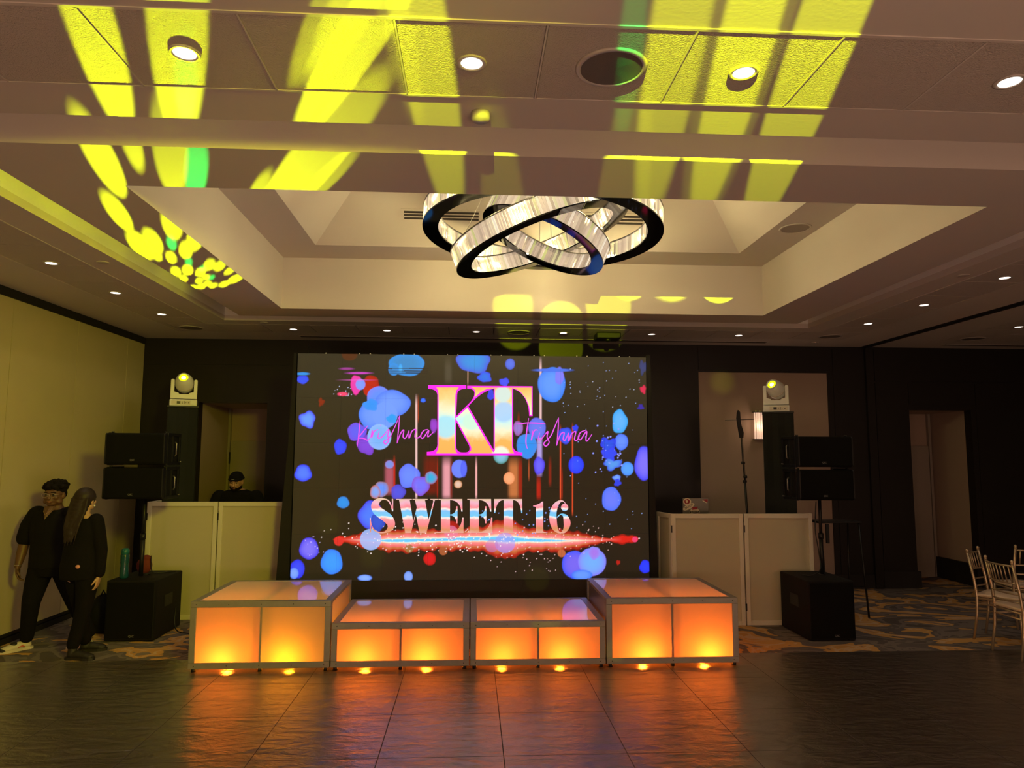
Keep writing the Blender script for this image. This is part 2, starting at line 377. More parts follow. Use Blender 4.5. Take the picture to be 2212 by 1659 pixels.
# left door recess
b = B(); b.box(-3.91, -3.85, YB+.15, 11.62, 0, 2.69); b.box(-2.90, -2.84, YB+.15, 11.62, 0, 2.69); b.box(-3.91, -2.84, YB+.15, 11.62, 2.63, 2.69); b.box(-3.91, -2.84, 11.56, 11.62, 0, 2.63)
struct(b, 'wall_alcove_left', M_BEIGE)
b = B(); b.box(-3.80, -2.92, 11.50, 11.55, 0, 2.12); d = struct(b, 'door_1', M_DOOR)
b = B(); b.box(-3.845, -3.81, 11.49, 11.56, 0, 2.63); b.build('door_frame', M_DOOR, d)
for z in (.3, 1.85):
    b = B(); b.box(-3.815, -3.795, 11.485, 11.50, z-.09, z+.09); b.build('hinge', M_BLACK, d)
# right door recess
b = B(); b.box(6.47, 6.53, YB+.15, 11.30, 0, 2.66); b.box(7.49, 7.55, YB+.15, 11.30, 0, 2.66); b.box(6.47, 7.55, YB+.15, 11.30, 2.60, 2.66); b.box(6.47, 7.55, 11.24, 11.30, 0, 2.60)
struct(b, 'wall_alcove_right', M_BEIGE)
b = B(); b.box(6.55, 7.42, 11.19, 11.235, 0, 2.08); d = struct(b, 'door_2', M_DOOR)
b = B(); b.box(7.43, 7.47, 11.18, 11.24, 0, 2.6); b.build('door_frame', M_DOOR, d)
b = B(); b.box(7.44, 7.49, YB+.0, 11.18, 0, .32); struct(b, 'baseboard_right', M_DARKTRIM)
b = B(); b.box(12, 12.1, -6, 12.2, 0, ZC); struct(b, 'wall_right', M_BLACKWALL)

# ------------------------------------------------------------------ ceiling fittings
M_LENS = mat('lamp_lens', (0.8, 0.8, 0.8), 0.3, emit=(1.0, 0.86, 0.72), estr=4.0)
M_TRIMW = mat('lamp_trim', (0.55, 0.5, 0.46), 0.35)
M_MESH = mat('speaker_mesh', (0.38, 0.33, 0.30), 0.7, bump=0.6, bscale=600)
def downlight(x, y, label, group, src=None):
    if src: 
        o = dup(src, (x, y, ZC-.003), label=label, group=group); return o
    t = thing('recessed_downlight', label, 'ceiling light', (x, y, ZC-.003), 0, group)
    B().lathe([(0.046, 0.001), (0.046, -0.004), (0.056, -0.006), (0.064, -0.004), (0.064, 0.001)], n=40).build('trim_ring', M_TRIMW, t)
    B().lathe([(0.0001, -0.001), (0.030, -0.0035), (0.047, -0.002)], n=40).build('lens', M_LENS, t)
    return t
near = ['far left of the near tile row, half in the yellow beam', 'in the middle of the near tile row above the chandelier', 'in the near tile row inside the broad yellow beams', 'at the right edge of the picture in the near tile row']
G = 'recessed downlights in the ceiling'
d0 = None; DL = []
for (x, y), s in zip(((-1.204, 2.866), (-0.014, 2.866), (1.165, 2.866), (2.37, 2.866)), near):
    o = downlight(x, y, 'round lit ceiling downlight '+s, G, d0); d0 = d0 or o; DL.append(o)
for y, s in ((6.25, 'nearest'), (7.37, 'middle'), (8.47, 'farthest')):
    DL.append(downlight(-3.66, y, 'round lit downlight in the tile strip along the left wall, '+s+' of three', G, d0))
for (x, s) in ((-2.35, 'first from the left'), (-1.13, 'second from the left'), (.05, 'third from left'), (1.22, 'fourth, inside a yellow spot'), (2.42, 'fifth from left'), (3.62, 'rightmost of six')):
    DL.append(downlight(x, 9.36, 'small lit downlight in the row above the back wall, '+s, G, d0))
for y, s in ((6.15, 'nearest'), (7.33, 'middle'), (8.42, 'farthest')):
    DL.append(downlight(4.90, y, 'round lit downlight in the tile strip on the right, '+s+' of three', G, d0))
DL.append(downlight(6.90, 8.48, 'lit downlight beyond the dark partition track, far right of the ceiling', G, d0))
for o in DL: lamp('SPOT', 'downlight_lamp', (0, 0, -0.03), P_DOWN, (1, .84, .68), o, spot_size=R(80), spot_blend=0.8, shadow_soft_size=.05)
def cspk(x, y, z, r, label, group, src=None):
    if src: return dup(src, (x, y, z), label=label, group=group)
    t = thing('ceiling_speaker', label, 'ceiling speaker', (x, y, z), 0, group)
    B().lathe([(r*.84, 0.001), (r*.86, -0.007), (r*.95, -0.006), (r, 0.001)], n=48).build('rim', M_TRIMW, t)
    B().lathe([(0.0001, -0.004), (r*.86, -0.004)], n=48).build('grille', M_MESH, t)
    return t
G = 'round ceiling speakers'
s0 = cspk(.585, 2.868, ZC-.003, .155, 'large round ceiling speaker in the near tile row, touched by green light', 'ceiling speaker', None)
s0['group'] = G
cspk(-3.66, 9.36, ZC-.003, .155, 'round ceiling speaker in the back left corner of the tile strip', G, s0)
cspk(4.90, 9.36, ZC-.003, .155, 'round ceiling speaker in the back right corner of the tile strip', G, s0)
cspk(6.95, 9.38, ZC-.003, .155, 'round ceiling speaker beyond the partition track on the far right', G, s0)
cspk(.62, 9.36, ZC-.003, .155, 'faint round ceiling speaker above the screen, under a dim yellow spot', G, s0)
cspk(3.17, 6.64, ZL-.001, .15, 'round ceiling speaker on the shadowed ledge of the raised tray', G, s0)
def disc(x, y, r, label, h=.02, src=None):
    t = B().lathe([(r, 0.001), (r, -h), (r*.85, -h*1.4), (.0001, -h*1.5)], n=32).build('smoke_detector', M_TRIMW, None, (x, y, ZC))
    return tag(t, label, 'smoke detector', 'round white cover plates on the ceiling')
disc(.03, 3.31, .045, 'small round white smoke detector on the near ceiling border above the chandelier', .03)
for x, y, s in ((-3.2, 6.2, 'on the left ceiling border under the yellow slot'), (-2.6, 8.92, 'above the back left corner of the slot'), (4.47, 6.1, 'on the right ceiling border beside the tile strip'), (3.98, 8.92, 'near the back right corner of the slot'), (4.95, 9.9, 'close to the back wall on the right')):
    disc(x, y, .05, 'flat round cover plate '+s, .006)
# projector-like sensor box
t = thing('ceiling_projector', 'small dark projector box hanging from the tiles above the screen', 'projector', (1.8, 9.3, ZC))
b = B(); b.box(-.16, .16, -.14, .14, -.10, -.02, bev=.012); b.build('body', M_BLACK, t)
b = B(); b.tube([(0, 0, 0.0), (0, 0, -.03)], .03); b.build('mount', M_BLACK, t)
b = B(); b.ball((0, -.06, -.11), (.035, .035, .03)); b.build('lens_dome', M_BLACK, t)
# slot diffusers
for x0, x1, y, lab in ((-2.4, 4.25, 9.93, 'long dark linear air slot in the ceiling along the back wall'), (6.9, 11, 9.93, 'dark linear air slot in the ceiling beyond the partition track')):
    t = thing('air_slot', lab, 'air vent', ((x0+x1)/2, y, ZC))
    w = (x1-x0)/2
    b = B(); b.box(-w, w, -.05, .05, -.004, .001); b.build('slot_frame', M_TRIMW, t)
    for yy in (-.022, .022):
        b = B(); b.box(-w+.01, w-.01, yy-.013, yy+.013, -.007, -.003); b.build('slot_opening', M_BACK, t)
# grilles on the sloping vault
def slope_pt(px, py):
    d = ray(px, py); t = (LI[3]+ZL-EYE.z)/(d.y+d.z); return EYE+d*t
for (a, bb, lab) in (((866, 450), (1040, 480), 'left three-slot air grille on the sloping tray behind the chandelier'), ((1238, 458), (1392, 489), 'right three-slot air grille on the sloping tray behind the chandelier')):
    p, q = slope_pt(*a), slope_pt(*bb)
    mid = (p+q)/2; w = abs(q.x-p.x)/2; hh = abs(p.z-q.z)/2*math.sqrt(2)
    t = thing('air_grille', lab, 'air vent', mid); t.rotation_euler = (R(45), 0, 0)   # local y runs up the slope... local z is its normal
    t.rotation_euler = (R(-45), 0, 0)
    b = B(); b.box(-w, w, -hh, hh, -.01, -.001); b.build('frame', M_PLASTER, t)
    for k in (-1, 0, 1):
        b = B(); b.box(-w+.03, w-.03, k*hh*.52-.011, k*hh*.52+.011, -.015, -.009); b.build('slot_opening', M_BACK, t)

for x, y in FILL_XY: lamp('POINT', 'fill_lamp', (x, y, .9), P_FILL, (1.0, .60, .42), None, shadow_soft_size=.35)  # added warm fill, no fixture stands here
# ------------------------------------------------------------------ chandelier
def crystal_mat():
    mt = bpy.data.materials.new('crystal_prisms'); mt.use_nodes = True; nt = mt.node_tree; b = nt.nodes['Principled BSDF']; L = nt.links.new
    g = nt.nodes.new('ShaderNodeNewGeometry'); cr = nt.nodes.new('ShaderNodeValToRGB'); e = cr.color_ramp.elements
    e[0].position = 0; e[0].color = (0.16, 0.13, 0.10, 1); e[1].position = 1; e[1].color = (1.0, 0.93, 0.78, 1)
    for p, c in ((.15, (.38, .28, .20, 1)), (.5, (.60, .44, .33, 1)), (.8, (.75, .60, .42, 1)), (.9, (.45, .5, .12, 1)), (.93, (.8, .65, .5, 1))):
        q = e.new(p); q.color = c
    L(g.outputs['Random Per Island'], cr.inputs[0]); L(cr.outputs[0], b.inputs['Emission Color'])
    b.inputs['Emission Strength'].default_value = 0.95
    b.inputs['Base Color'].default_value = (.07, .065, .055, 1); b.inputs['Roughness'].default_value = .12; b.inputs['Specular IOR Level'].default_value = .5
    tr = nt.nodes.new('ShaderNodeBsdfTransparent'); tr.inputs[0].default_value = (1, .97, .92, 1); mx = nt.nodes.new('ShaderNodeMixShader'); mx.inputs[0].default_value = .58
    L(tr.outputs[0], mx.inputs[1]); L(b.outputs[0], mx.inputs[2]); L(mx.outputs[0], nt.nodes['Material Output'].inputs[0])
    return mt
M_CRYSTAL = crystal_mat()
ch = thing('ring_chandelier', 'large chandelier of three interlocking crystal rings with black mirror undersides', 'chandelier', (.62, 6.21, 3.86))
random.seed(4)
def ring_part(cz, r, tilt, az, w=.14, hh=.165):
    n = Vector((math.sin(tilt)*math.cos(az), math.sin(tilt)*math.sin(az), math.cos(tilt)))
    M = Vector((0, 0, 1)).rotation_difference(n).to_matrix().to_4x4(); M.translation = Vector((0, 0, cz-3.86))
    ri, ro = r-w/2, r+w/2
    fr = B().lathe([(ri, 0), (ro, 0), (ro, .012), (ri, .012), (ri, 0)], n=160, smooth=False).build('ring_frame', M_CHROMEBLK, ch)
    fr.matrix_local = M
    tp = B().lathe([(ri, hh), (ro, hh), (ro, hh+.01), (ri, hh+.01), (ri, hh)], n=128).build('top_rim', M_STEEL, fr)
    for rad, out in ((ro-.012, 1), (ri+.012, -1)):
        b = B(); k = int(2*PI*rad/.026)
        for i in range(k):
            a = 2*PI*(i+.5)/k; wd = .0105; ln = random.uniform(.0, .012)
            Mx = Matrix.Rotation(a, 4, 'Z') @ Matrix.Translation((rad, 0, 0)) @ Matrix.Rotation(random.uniform(-.25, .25), 4, 'Z')
            b.prism([(-.006*out, -wd), (.004*out, -wd), (.010*out, 0), (.004*out, wd), (-.006*out, wd)], .012+ln, hh, M=Mx)
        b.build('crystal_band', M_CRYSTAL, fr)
    return fr, M
rings = [ring_part(3.875, 1.005, .048, .78), ring_part(3.80, .745, .35, PI+.02), ring_part(3.80, .53, .42, .11, w=.115)]
cb = B()
for (fr, M), rr in zip(rings, (1.005, .745, .53)):
    for k in range(3):
        a = 2*PI*k/3+.5+rr
        p = M @ Vector((rr*math.cos(a), rr*math.sin(a), .17)); cb.tube([p, Vector((p.x*.25, p.y*.25, 4.96-3.86))], .0025, n=6)
cb.build('suspension_cable', M_STEEL, ch)
b = B(); b.lathe([(.0001, 1.115), (.22, 1.115), (.22, 1.09), (.0001, 1.085)], n=40); b.build('canopy', M_CHROMEBLK, ch)
for (fr, M), rr, nn in zip(rings, (1.005, .745), (10, 6)):
    for k in range(nn):
        a = 2*PI*k/nn+.2
        lamp('POINT', 'chandelier_lamp', M @ Vector((rr*math.cos(a), rr*math.sin(a), .10)), P_CHAND, (1.0, .85, .40), ch, shadow_soft_size=.03)

# ------------------------------------------------------------------ moving head spotlights
M_LENSY = mat('yellow_lens', (.6, .7, .1), .2, emit=(0.8, 1.0, 0.0), estr=1.3)
M_LENSW = mat('hot_lens_core', (1, 1, .8), .2, emit=(1.0, 1.0, 0.35), estr=2.5)
M_SCREENB = mat('dark_display', (.02, .02, .03), .2)
def moving_head(name_label, loc, yaw, tilt, flip, rz):
    """base z=0; about 0.32 wide, 0.46 high. yaw/tilt aim the head"""
    t = thing('moving_head_light', name_label, 'stage light', loc, rz, 'white moving head spotlights')
    b = B(); b.box(-.16, .16, -.12, .12, .0, .085, bev=.012); base = b.build('base', M_WHITE, t)
    b = B(); s = -1 if flip else 1
    b.box(-.11*1-.03*s, .11-.03*s, -.124, -.120, .018, .068); b.build('control_panel', M_FRAMEW, base)
    b = B(); b.box(-.055-.02*s, -.015-.02*s, -.128, -.123, .028, .06); b.build('display', M_SCREENB, base)
    for (ax, az, hw_) in ((.01, .05, .004), (.03, .055, .004), (.03, .042, .004), (.03, .03, .004), (.05, .042, .004), (.01, .036, .004), (.082, .042, .008)):
        B().box(ax-hw_-.02*s, ax+hw_-.02*s, -.128, -.123, az-.004, az+.004).build('button', M_SCREENB, base)
    b = B(); b.tube([(.12*s, -.10, .045), (.12*s, -.135, .045)], .03, n=16); b.build('knob', M_WHITE, base)
    # yoke: U shape with thick arms
    b = B()
    out = [(-.155, .095), (.155, .095), (.155, .33), (.145, .345), (.12, .345), (.112, .33), (.112, .185), (.06, .17), (.055, .155), (-.055, .155), (-.06, .17), (-.112, .185), (-.112, .33), (-.12, .345), (-.145, .345), (-.155, .33)]
    b.prism(out, -.065, .065, axis='y'); y = b.build('yoke', M_WHITE, t)
    bv = y.modifiers.new('b', 'BEVEL'); bv.width = .006; bv.segments = 2
    # head: bulbous can with stepped snout, axis along local +z then aimed
    Mh = Matrix.Translation((0, 0, .305)) @ Euler((0, 0, yaw)).to_matrix().to_4x4() @ Matrix.Rotation(tilt, 4, 'X')
    b = B(); b.lathe([(.0001, -.13), (.07, -.13), (.095, -.11), (.108, -.06), (.110, .0), (.104, .05), (.088, .095), (.070, .115), (.066, .118)], n=40, M=Mh); hd = b.build('head', M_WHITE, t)
    b = B(); b.lathe([(.110, -.02), (.1135, -.02), (.1135, -.008), (.110, -.008)], n=40, M=Mh); b.build('band', M_FRAMEW, hd)
    b = B(); b.lathe([(.066, .10), (.068, .132), (.057, .134), (.054, .118)], n=40, M=Mh); b.build('lens_ring', M_WHITE, hd)
    b = B(); b.lathe([(.0001, .124), (.055, .120)], n=32, M=Mh); b.build('lens', M_LENSY, hd)
    b = B(); b.lathe([(.0001, .130), (.018, .128), (.028, .122)], n=24, M=Mh); b.build('lens_glow', M_LENSW, hd)
    return t, Matrix.Rotation(rz, 4, 'Z') @ (Mh @ Vector((0, 0, .16)))
def totem(label, x, y, w, d, z, rz):
    t = thing('fabric_covered_totem', label, 'pedestal', (x, y, 0), rz)
    b = B(); n = 40; pts = []
    per = [(-w/2, -d/2), (w/2, -d/2), (w/2, d/2), (-w/2, d/2)]
    for i in range(4):
        a, c = Vector(per[i]), Vector(per[(i+1) % 4]); nn = Vector(((c-a).y, -(c-a).x)).normalized()
        for k in range(n//4):
            f = k/(n//4); p = a.lerp(c, f)+nn*.008*math.sin(f*PI*5); pts.append((p.x, p.y))
    b.prism(pts, 0, z-.02); b.build('cover', mat('black_drape', (.008, .009, .008), .9, bump=.2, bscale=20), t)
    b = B(); b.box(-w/2-.012, w/2+.012, -d/2-.012, d/2+.012, z-.02, z, bev=.004); b.build('top_plate', M_BLACK, t)
    return t
ZT = 2.465
totem('black fabric covered pedestal behind the left facade under the left spotlight', -3.668, 9.25, .34, .34, 2.50, R(21))
totem('tall black fabric covered pedestal behind the right booth', 3.975, 9.02, .36, .36, ZT, R(-23))
mhl, LP = moving_head('white moving head spotlight glowing yellow high above the left loudspeakers', (-3.668, 9.25, 2.50), R(-6), R(64), False, R(21))
mhr, RP = moving_head('white moving head spotlight with yellow lens on the tall pedestal at right', (3.945, 8.99, ZT), R(-24), R(66), True, R(-23))
LPW = Vector((-3.668, 9.25, 2.50))+LP
RPW = Vector((3.945, 8.99, ZT))+RP

V3 = lambda *a: Vector(a)
YEL = (0.74, 0.86, 0.0); GRN = (0.0, 0.62, 0.06)
def beam(src, parent, dirv, ang, dist, cosn, gain, col, blend, soft=.012):
    """one gobo hole of a spotlight: a narrow real spot lamp"""
    P = 4*PI*dist*dist*4.2*gain*P_SPOT/max(cosn, .05)
    l = lamp('SPOT', 'gobo_beam', src, P, col, None, spot_size=max(R(1.0), 2*ang), spot_blend=blend, shadow_soft_size=soft)
    l.rotation_mode = 'QUATERNION'; l.rotation_quaternion = dirv.to_track_quat('-Z', 'Y')
    if parent is not None:
        Q = Euler((0, 0, -parent.rotation_euler.z)).to_quaternion()
        l.parent = parent; l.location = Q @ (src-Vector(parent.location)); l.rotation_quaternion = Q @ l.rotation_quaternion
    return l
def beam_tips(src, par, ax, c, p1, p2, gain=1.0, col=YEL, blend=.12):
    a = (at(ax, c, *p1)-src); bb = (at(ax, c, *p2)-src) if not isinstance(p2, Vector) else (p2-src)
    ua, ub = a.normalized(), bb.normalized(); d = (ua+ub).normalized(); ang = ua.angle(ub)/2
    n = Vector((0, 0, 1)) if ax == 2 else Vector((0, 1, 0))
    t = abs((c-src[ax])/d[ax]); beam(src, par, d, ang, t, abs(d.dot(n)), gain, col, blend)
def beam_spot(src, par, ax, c, p, r, gain=1.0, col=YEL, blend=.12):
    a = at(ax, c, *p)-src; e = at(ax, c, p[0]+r, p[1])-src; d = a.normalized(); ang = d.angle(e.normalized())
    n = Vector((0, 0, 1)) if ax == 2 else Vector((0, 1, 0))
    beam(src, par, d, ang, a.length, abs(d.dot(n)), gain, col, blend)
# --- left fixture: pattern over the near and left part of the ceiling
S, PR = LPW, mhl
for p1, p2, g_, c_ in (
    ((268, 424), (150, 224), .9, YEL), ((284, 498), (217, 413), 1, YEL), ((328, 560), (273, 498), 1, YEL), ((350, 545), (307, 498), .8, YEL),
    ((380, 425), (350, 180), .35, YEL), ((440, 410), (402, 326), .7, GRN),
    ((310, 365), (250, 240), .5, YEL), ((545, 440), (572, 378), .55, YEL), ((598, 480), (742, 190), .85, YEL), ((640, 440), (776, 330), .5, YEL)):
    beam_tips(S, PR, 2, ZC, p1, p2, g_, c_)
for yy, g_ in ((4.9, .7), (5.35, .8), (5.8, .9), (6.2, 1), (6.6, 1), (7.0, 1), (7.35, 1), (7.7, .6)):      # holes that shine up into the slot on the left
    e = Vector((-2.90, yy, ZC)); d_ = (e-S).normalized(); beam(S, PR, d_, .05/(e-S).length, (e-S).length, abs(d_.z), g_*6, YEL, .3)
for cx, cy, r, g_, c_ in ((338, 551, 13, .9, YEL), (371, 526, 12, .8, GRN), (370, 557, 13, .9, YEL), (401, 542, 17, .8, YEL), (420, 520, 20, .6, YEL), (380, 587, 13, .9, YEL), (405, 584, 14, .9, YEL), (396, 602, 11, .9, YEL), (433, 589, 13, .85, YEL), (452, 573, 15, .6, YEL), (474, 575, 15, .6, YEL),
                          (495, 586, 12, .7, YEL), (457, 599, 8, .7, GRN), (446, 599, 9, .8, YEL), (430, 607, 10, .9, YEL), (448, 612, 10, .9, YEL), (435, 619, 11, .9, YEL), (460, 617, 11, .9, YEL), (484, 614, 13, .9, YEL), (508, 603, 17, .85, YEL), (408, 566, 8, .7, GRN), (372, 485, 26, .6, YEL), (437, 580, 8, .5, GRN), (418, 621, 10, .9, YEL)):
    beam_spot(S, PR, 2, ZC, (cx, cy), r*.86, g_, c_, blend=.1)
for cx, cy, r, g_, c_, bl in ((216, 110, 54, .75, YEL, .2), (385, 110, 66, .6, YEL, .25), (402, 190, 24, .35, GRN, .6), (752, 120, 62, .8, YEL, .15), (705, 20, 42, .35, YEL, .3), (800, -60, 70, .35, YEL, .4)):
    beam_spot(S, PR, 2, ZC, (cx, cy), r, g_, c_, bl)
# --- fixture standing in the hall behind the photographer
S3 = Vector((-.47, -4.15, 3.06))
for cx, cy, r, g_, bl in ((1108, 660, 48, .85, .35), (1213, 700, 52, .9, .08), (1314, 660, 52, .85, .25), (1449, 600, 58, .8, .2)):
    beam_spot(S3, None, 1, DO[3], (cx, cy), r, g_, YEL, bl)
for cx, cy, r, g_, c_, bl in ((1772, 100, 74, .85, YEL, .12), (917, 110, 64, .75, YEL, .3), (1362, 110, 28, .28, GRN, .6), (1458, 110, 70, .75, YEL, .45), (1606, 110, 66, .85, YEL, .3), (850, 20, 40, .25, YEL, .5)):
    beam_spot(S3, None, 2, ZC, (cx, cy), r, g_, c_, bl)
beam_spot(S3, None, 1, 6.54, (1180, 1345), 34, .12, YEL, .4)
beam_spot(S3, None, 1, 6.54, (1330, 1405), 26, .10, YEL, .4)
beam_spot(S3, None, 1, 8.15, (1160, 1250), 30, .10, YEL, .5)
beam_spot(S3, None, 1, 8.15, (710, 1130), 30, .12, YEL, .9)
beam_spot(S3, None, 1, 8.15, (805, 1200), 36, .12, YEL, .9)
# unseen yellow fill, added in place of bounce from the beam-lit ceiling
bfill = lamp('SPOT', 'bounce_fill', (.9, 1.0, 3.3), P_BOUNCE, (0.80, 0.74, 0.0), None, spot_size=R(50), spot_blend=1.0, shadow_soft_size=.35)
bfill.rotation_mode = 'QUATERNION'; bfill.rotation_quaternion = (V3(-4.3, 8.0, 1.3)-V3(.9, 1.0, 3.3)).to_track_quat('-Z', 'Y')
beam_spot(S3, None, 1, 10.25, (1560, 825), 34, .10, YEL, 1.0)

# ------------------------------------------------------------------ lit stage
YF = 6.54; DEP = 1.09
def platform(x0, x1, zt, label, lights, skew=0):
    t = thing('stage_platform', label, 'stage platform', ((x0+x1)/2, YF, 0), 0, 'lit stage platforms')
    w = (x1-x0)/2-.003; rw = .052; z0 = .028; D = DEP
    b = B()
    b.box(-w, w, -.0, .03, zt-rw, zt, bev=.003)                                  # front top rail
    b.box(-w, w, 0, .03, z0, z0+rw, bev=.003)                                    # front bottom rail
    for s in (-1, 1): b.box(min(s*w, s*(w-rw)), max(s*w, s*(w-rw)), 0.001, .03, z0+rw, zt-rw, bev=.003)
    fr = b.build('front_frame', M_STAGEFR, t)
    rv = None
    for i in range(5):
        for z in (zt-rw/2, z0+rw/2):
            if rv is None: rv = B().tube([(0, .001, 0), (0, -.002, 0)], .004, n=8).build('rivet', M_BLACK, fr); q = rv
            else: q = rv.copy(); C.objects.link(q); q.parent = fr
            q.location = (-w*.92+i*w*1.84/4, 0, z)
    b = B()
    b.box(-w, -w+.06, .03, D, zt-.03, zt, bev=.003); b.box(w-.06, w, .03, D, zt-.03, zt, bev=.003); b.box(-w+.06, w-.06, D-.05, D, zt-.03, zt); b.box(-w+.06, w-.06, .03, .055, zt-.03, zt)
    b.build('top_frame', M_STAGEFR, t)
    b = B()
    for s in (-1, 1):
        for (ya, yb) in ((.03, .075), (D-.05, D)): b.box(min(s*w, s*(w-.03)), max(s*w, s*(w-.03)), ya, yb, z0, zt-.03)
        b.box(min(s*w, s*(w-.03)), max(s*w, s*(w-.03)), .075, D-.05, z0, z0+.04)
    b.box(-w, w, D-.03, D, z0, z0+.04)
    b.build('side_frame', M_STAGEFR, t)
    b = B(); b.box(-.013, .013, .013, .042, z0+.03, zt-.03); b.box(-.012, .012, .07, D-.05, zt-.05, zt-.022); b.box(-.012, .012, D-.07, D-.05, z0, zt-.03); b.build('centre_post', M_STAGEFR, t)
    b = B(); b.poly([(-w+rw-.004, .010, z0+rw-.004), (w-rw+.004, .010, z0+rw-.004), (w-rw+.004, .010, zt-rw+.004), (-w+rw-.004, .010, zt-rw+.004)]); b.build('front_panel', M_ACRYLF, t)
    b = B(); b.poly([(-w+.056, .05, zt-.004), (w-.056, .05, zt-.004), (w-.056, D-.046, zt-.004), (-w+.056, D-.046, zt-.004)]); b.build('top_panel', M_ACRYL, t)
    for s in (-1, 1):
        b = B(); b.poly([(s*(w-.010), .07, z0+.03), (s*(w-.010), D-.045, z0+.03), (s*(w-.010), D-.045, zt-.025), (s*(w-.010), .07, zt-.025)]); b.build('side_panel', M_ACRYLF, t)
    b = B(); b.box(-w+.04, w-.04, D-.012, D-.008, z0+.04, zt-.03); b.build('back_panel', M_ACRYLF, t)
    for fx, fy in ((-w+.04, .03), (w-.04, .03), (-w+.04, D-.04), (w-.04, D-.04), (0, .03)):
        B().tube([(fx, fy, 0), (fx, fy, z0+.001)], .02, n=12).build('foot', M_BLACK, t)
    for lx, pw, colr in lights:
        u = B(); u.tube([(lx, .17, 0.001), (lx, .17, .045)], [.05, .042], n=16); u.build('led_uplight', M_BLACK, t)
        lamp('POINT', 'stage_lamp', (lx, .17, .085), P_UP*pw, colr, t, shadow_soft_size=.03)
    return t
OR = (1.0, .165, .008); OY = (1.0, .30, .006); ORR = (1.0, .33, .05)
platform(-2.447, -1.225, .602, 'tall lit stage platform at the left end, glowing orange', ((-.33, 1, OR), (.22, .62, OY)))
platform(-1.222, 0.0, .405, 'low lit stage platform left of the middle seam', ((-.33, .8, OR), (.22, .9, OR)))
platform(0.004, 1.226, .405, 'low lit stage platform right of the middle seam', ((-.32, .75, OR), (.22, .8, OR)))
platform(1.23, 2.45, .602, 'tall lit stage platform at the right end, glowing orange', ((-.24, .95, OR), (.34, 1.05, OR)))

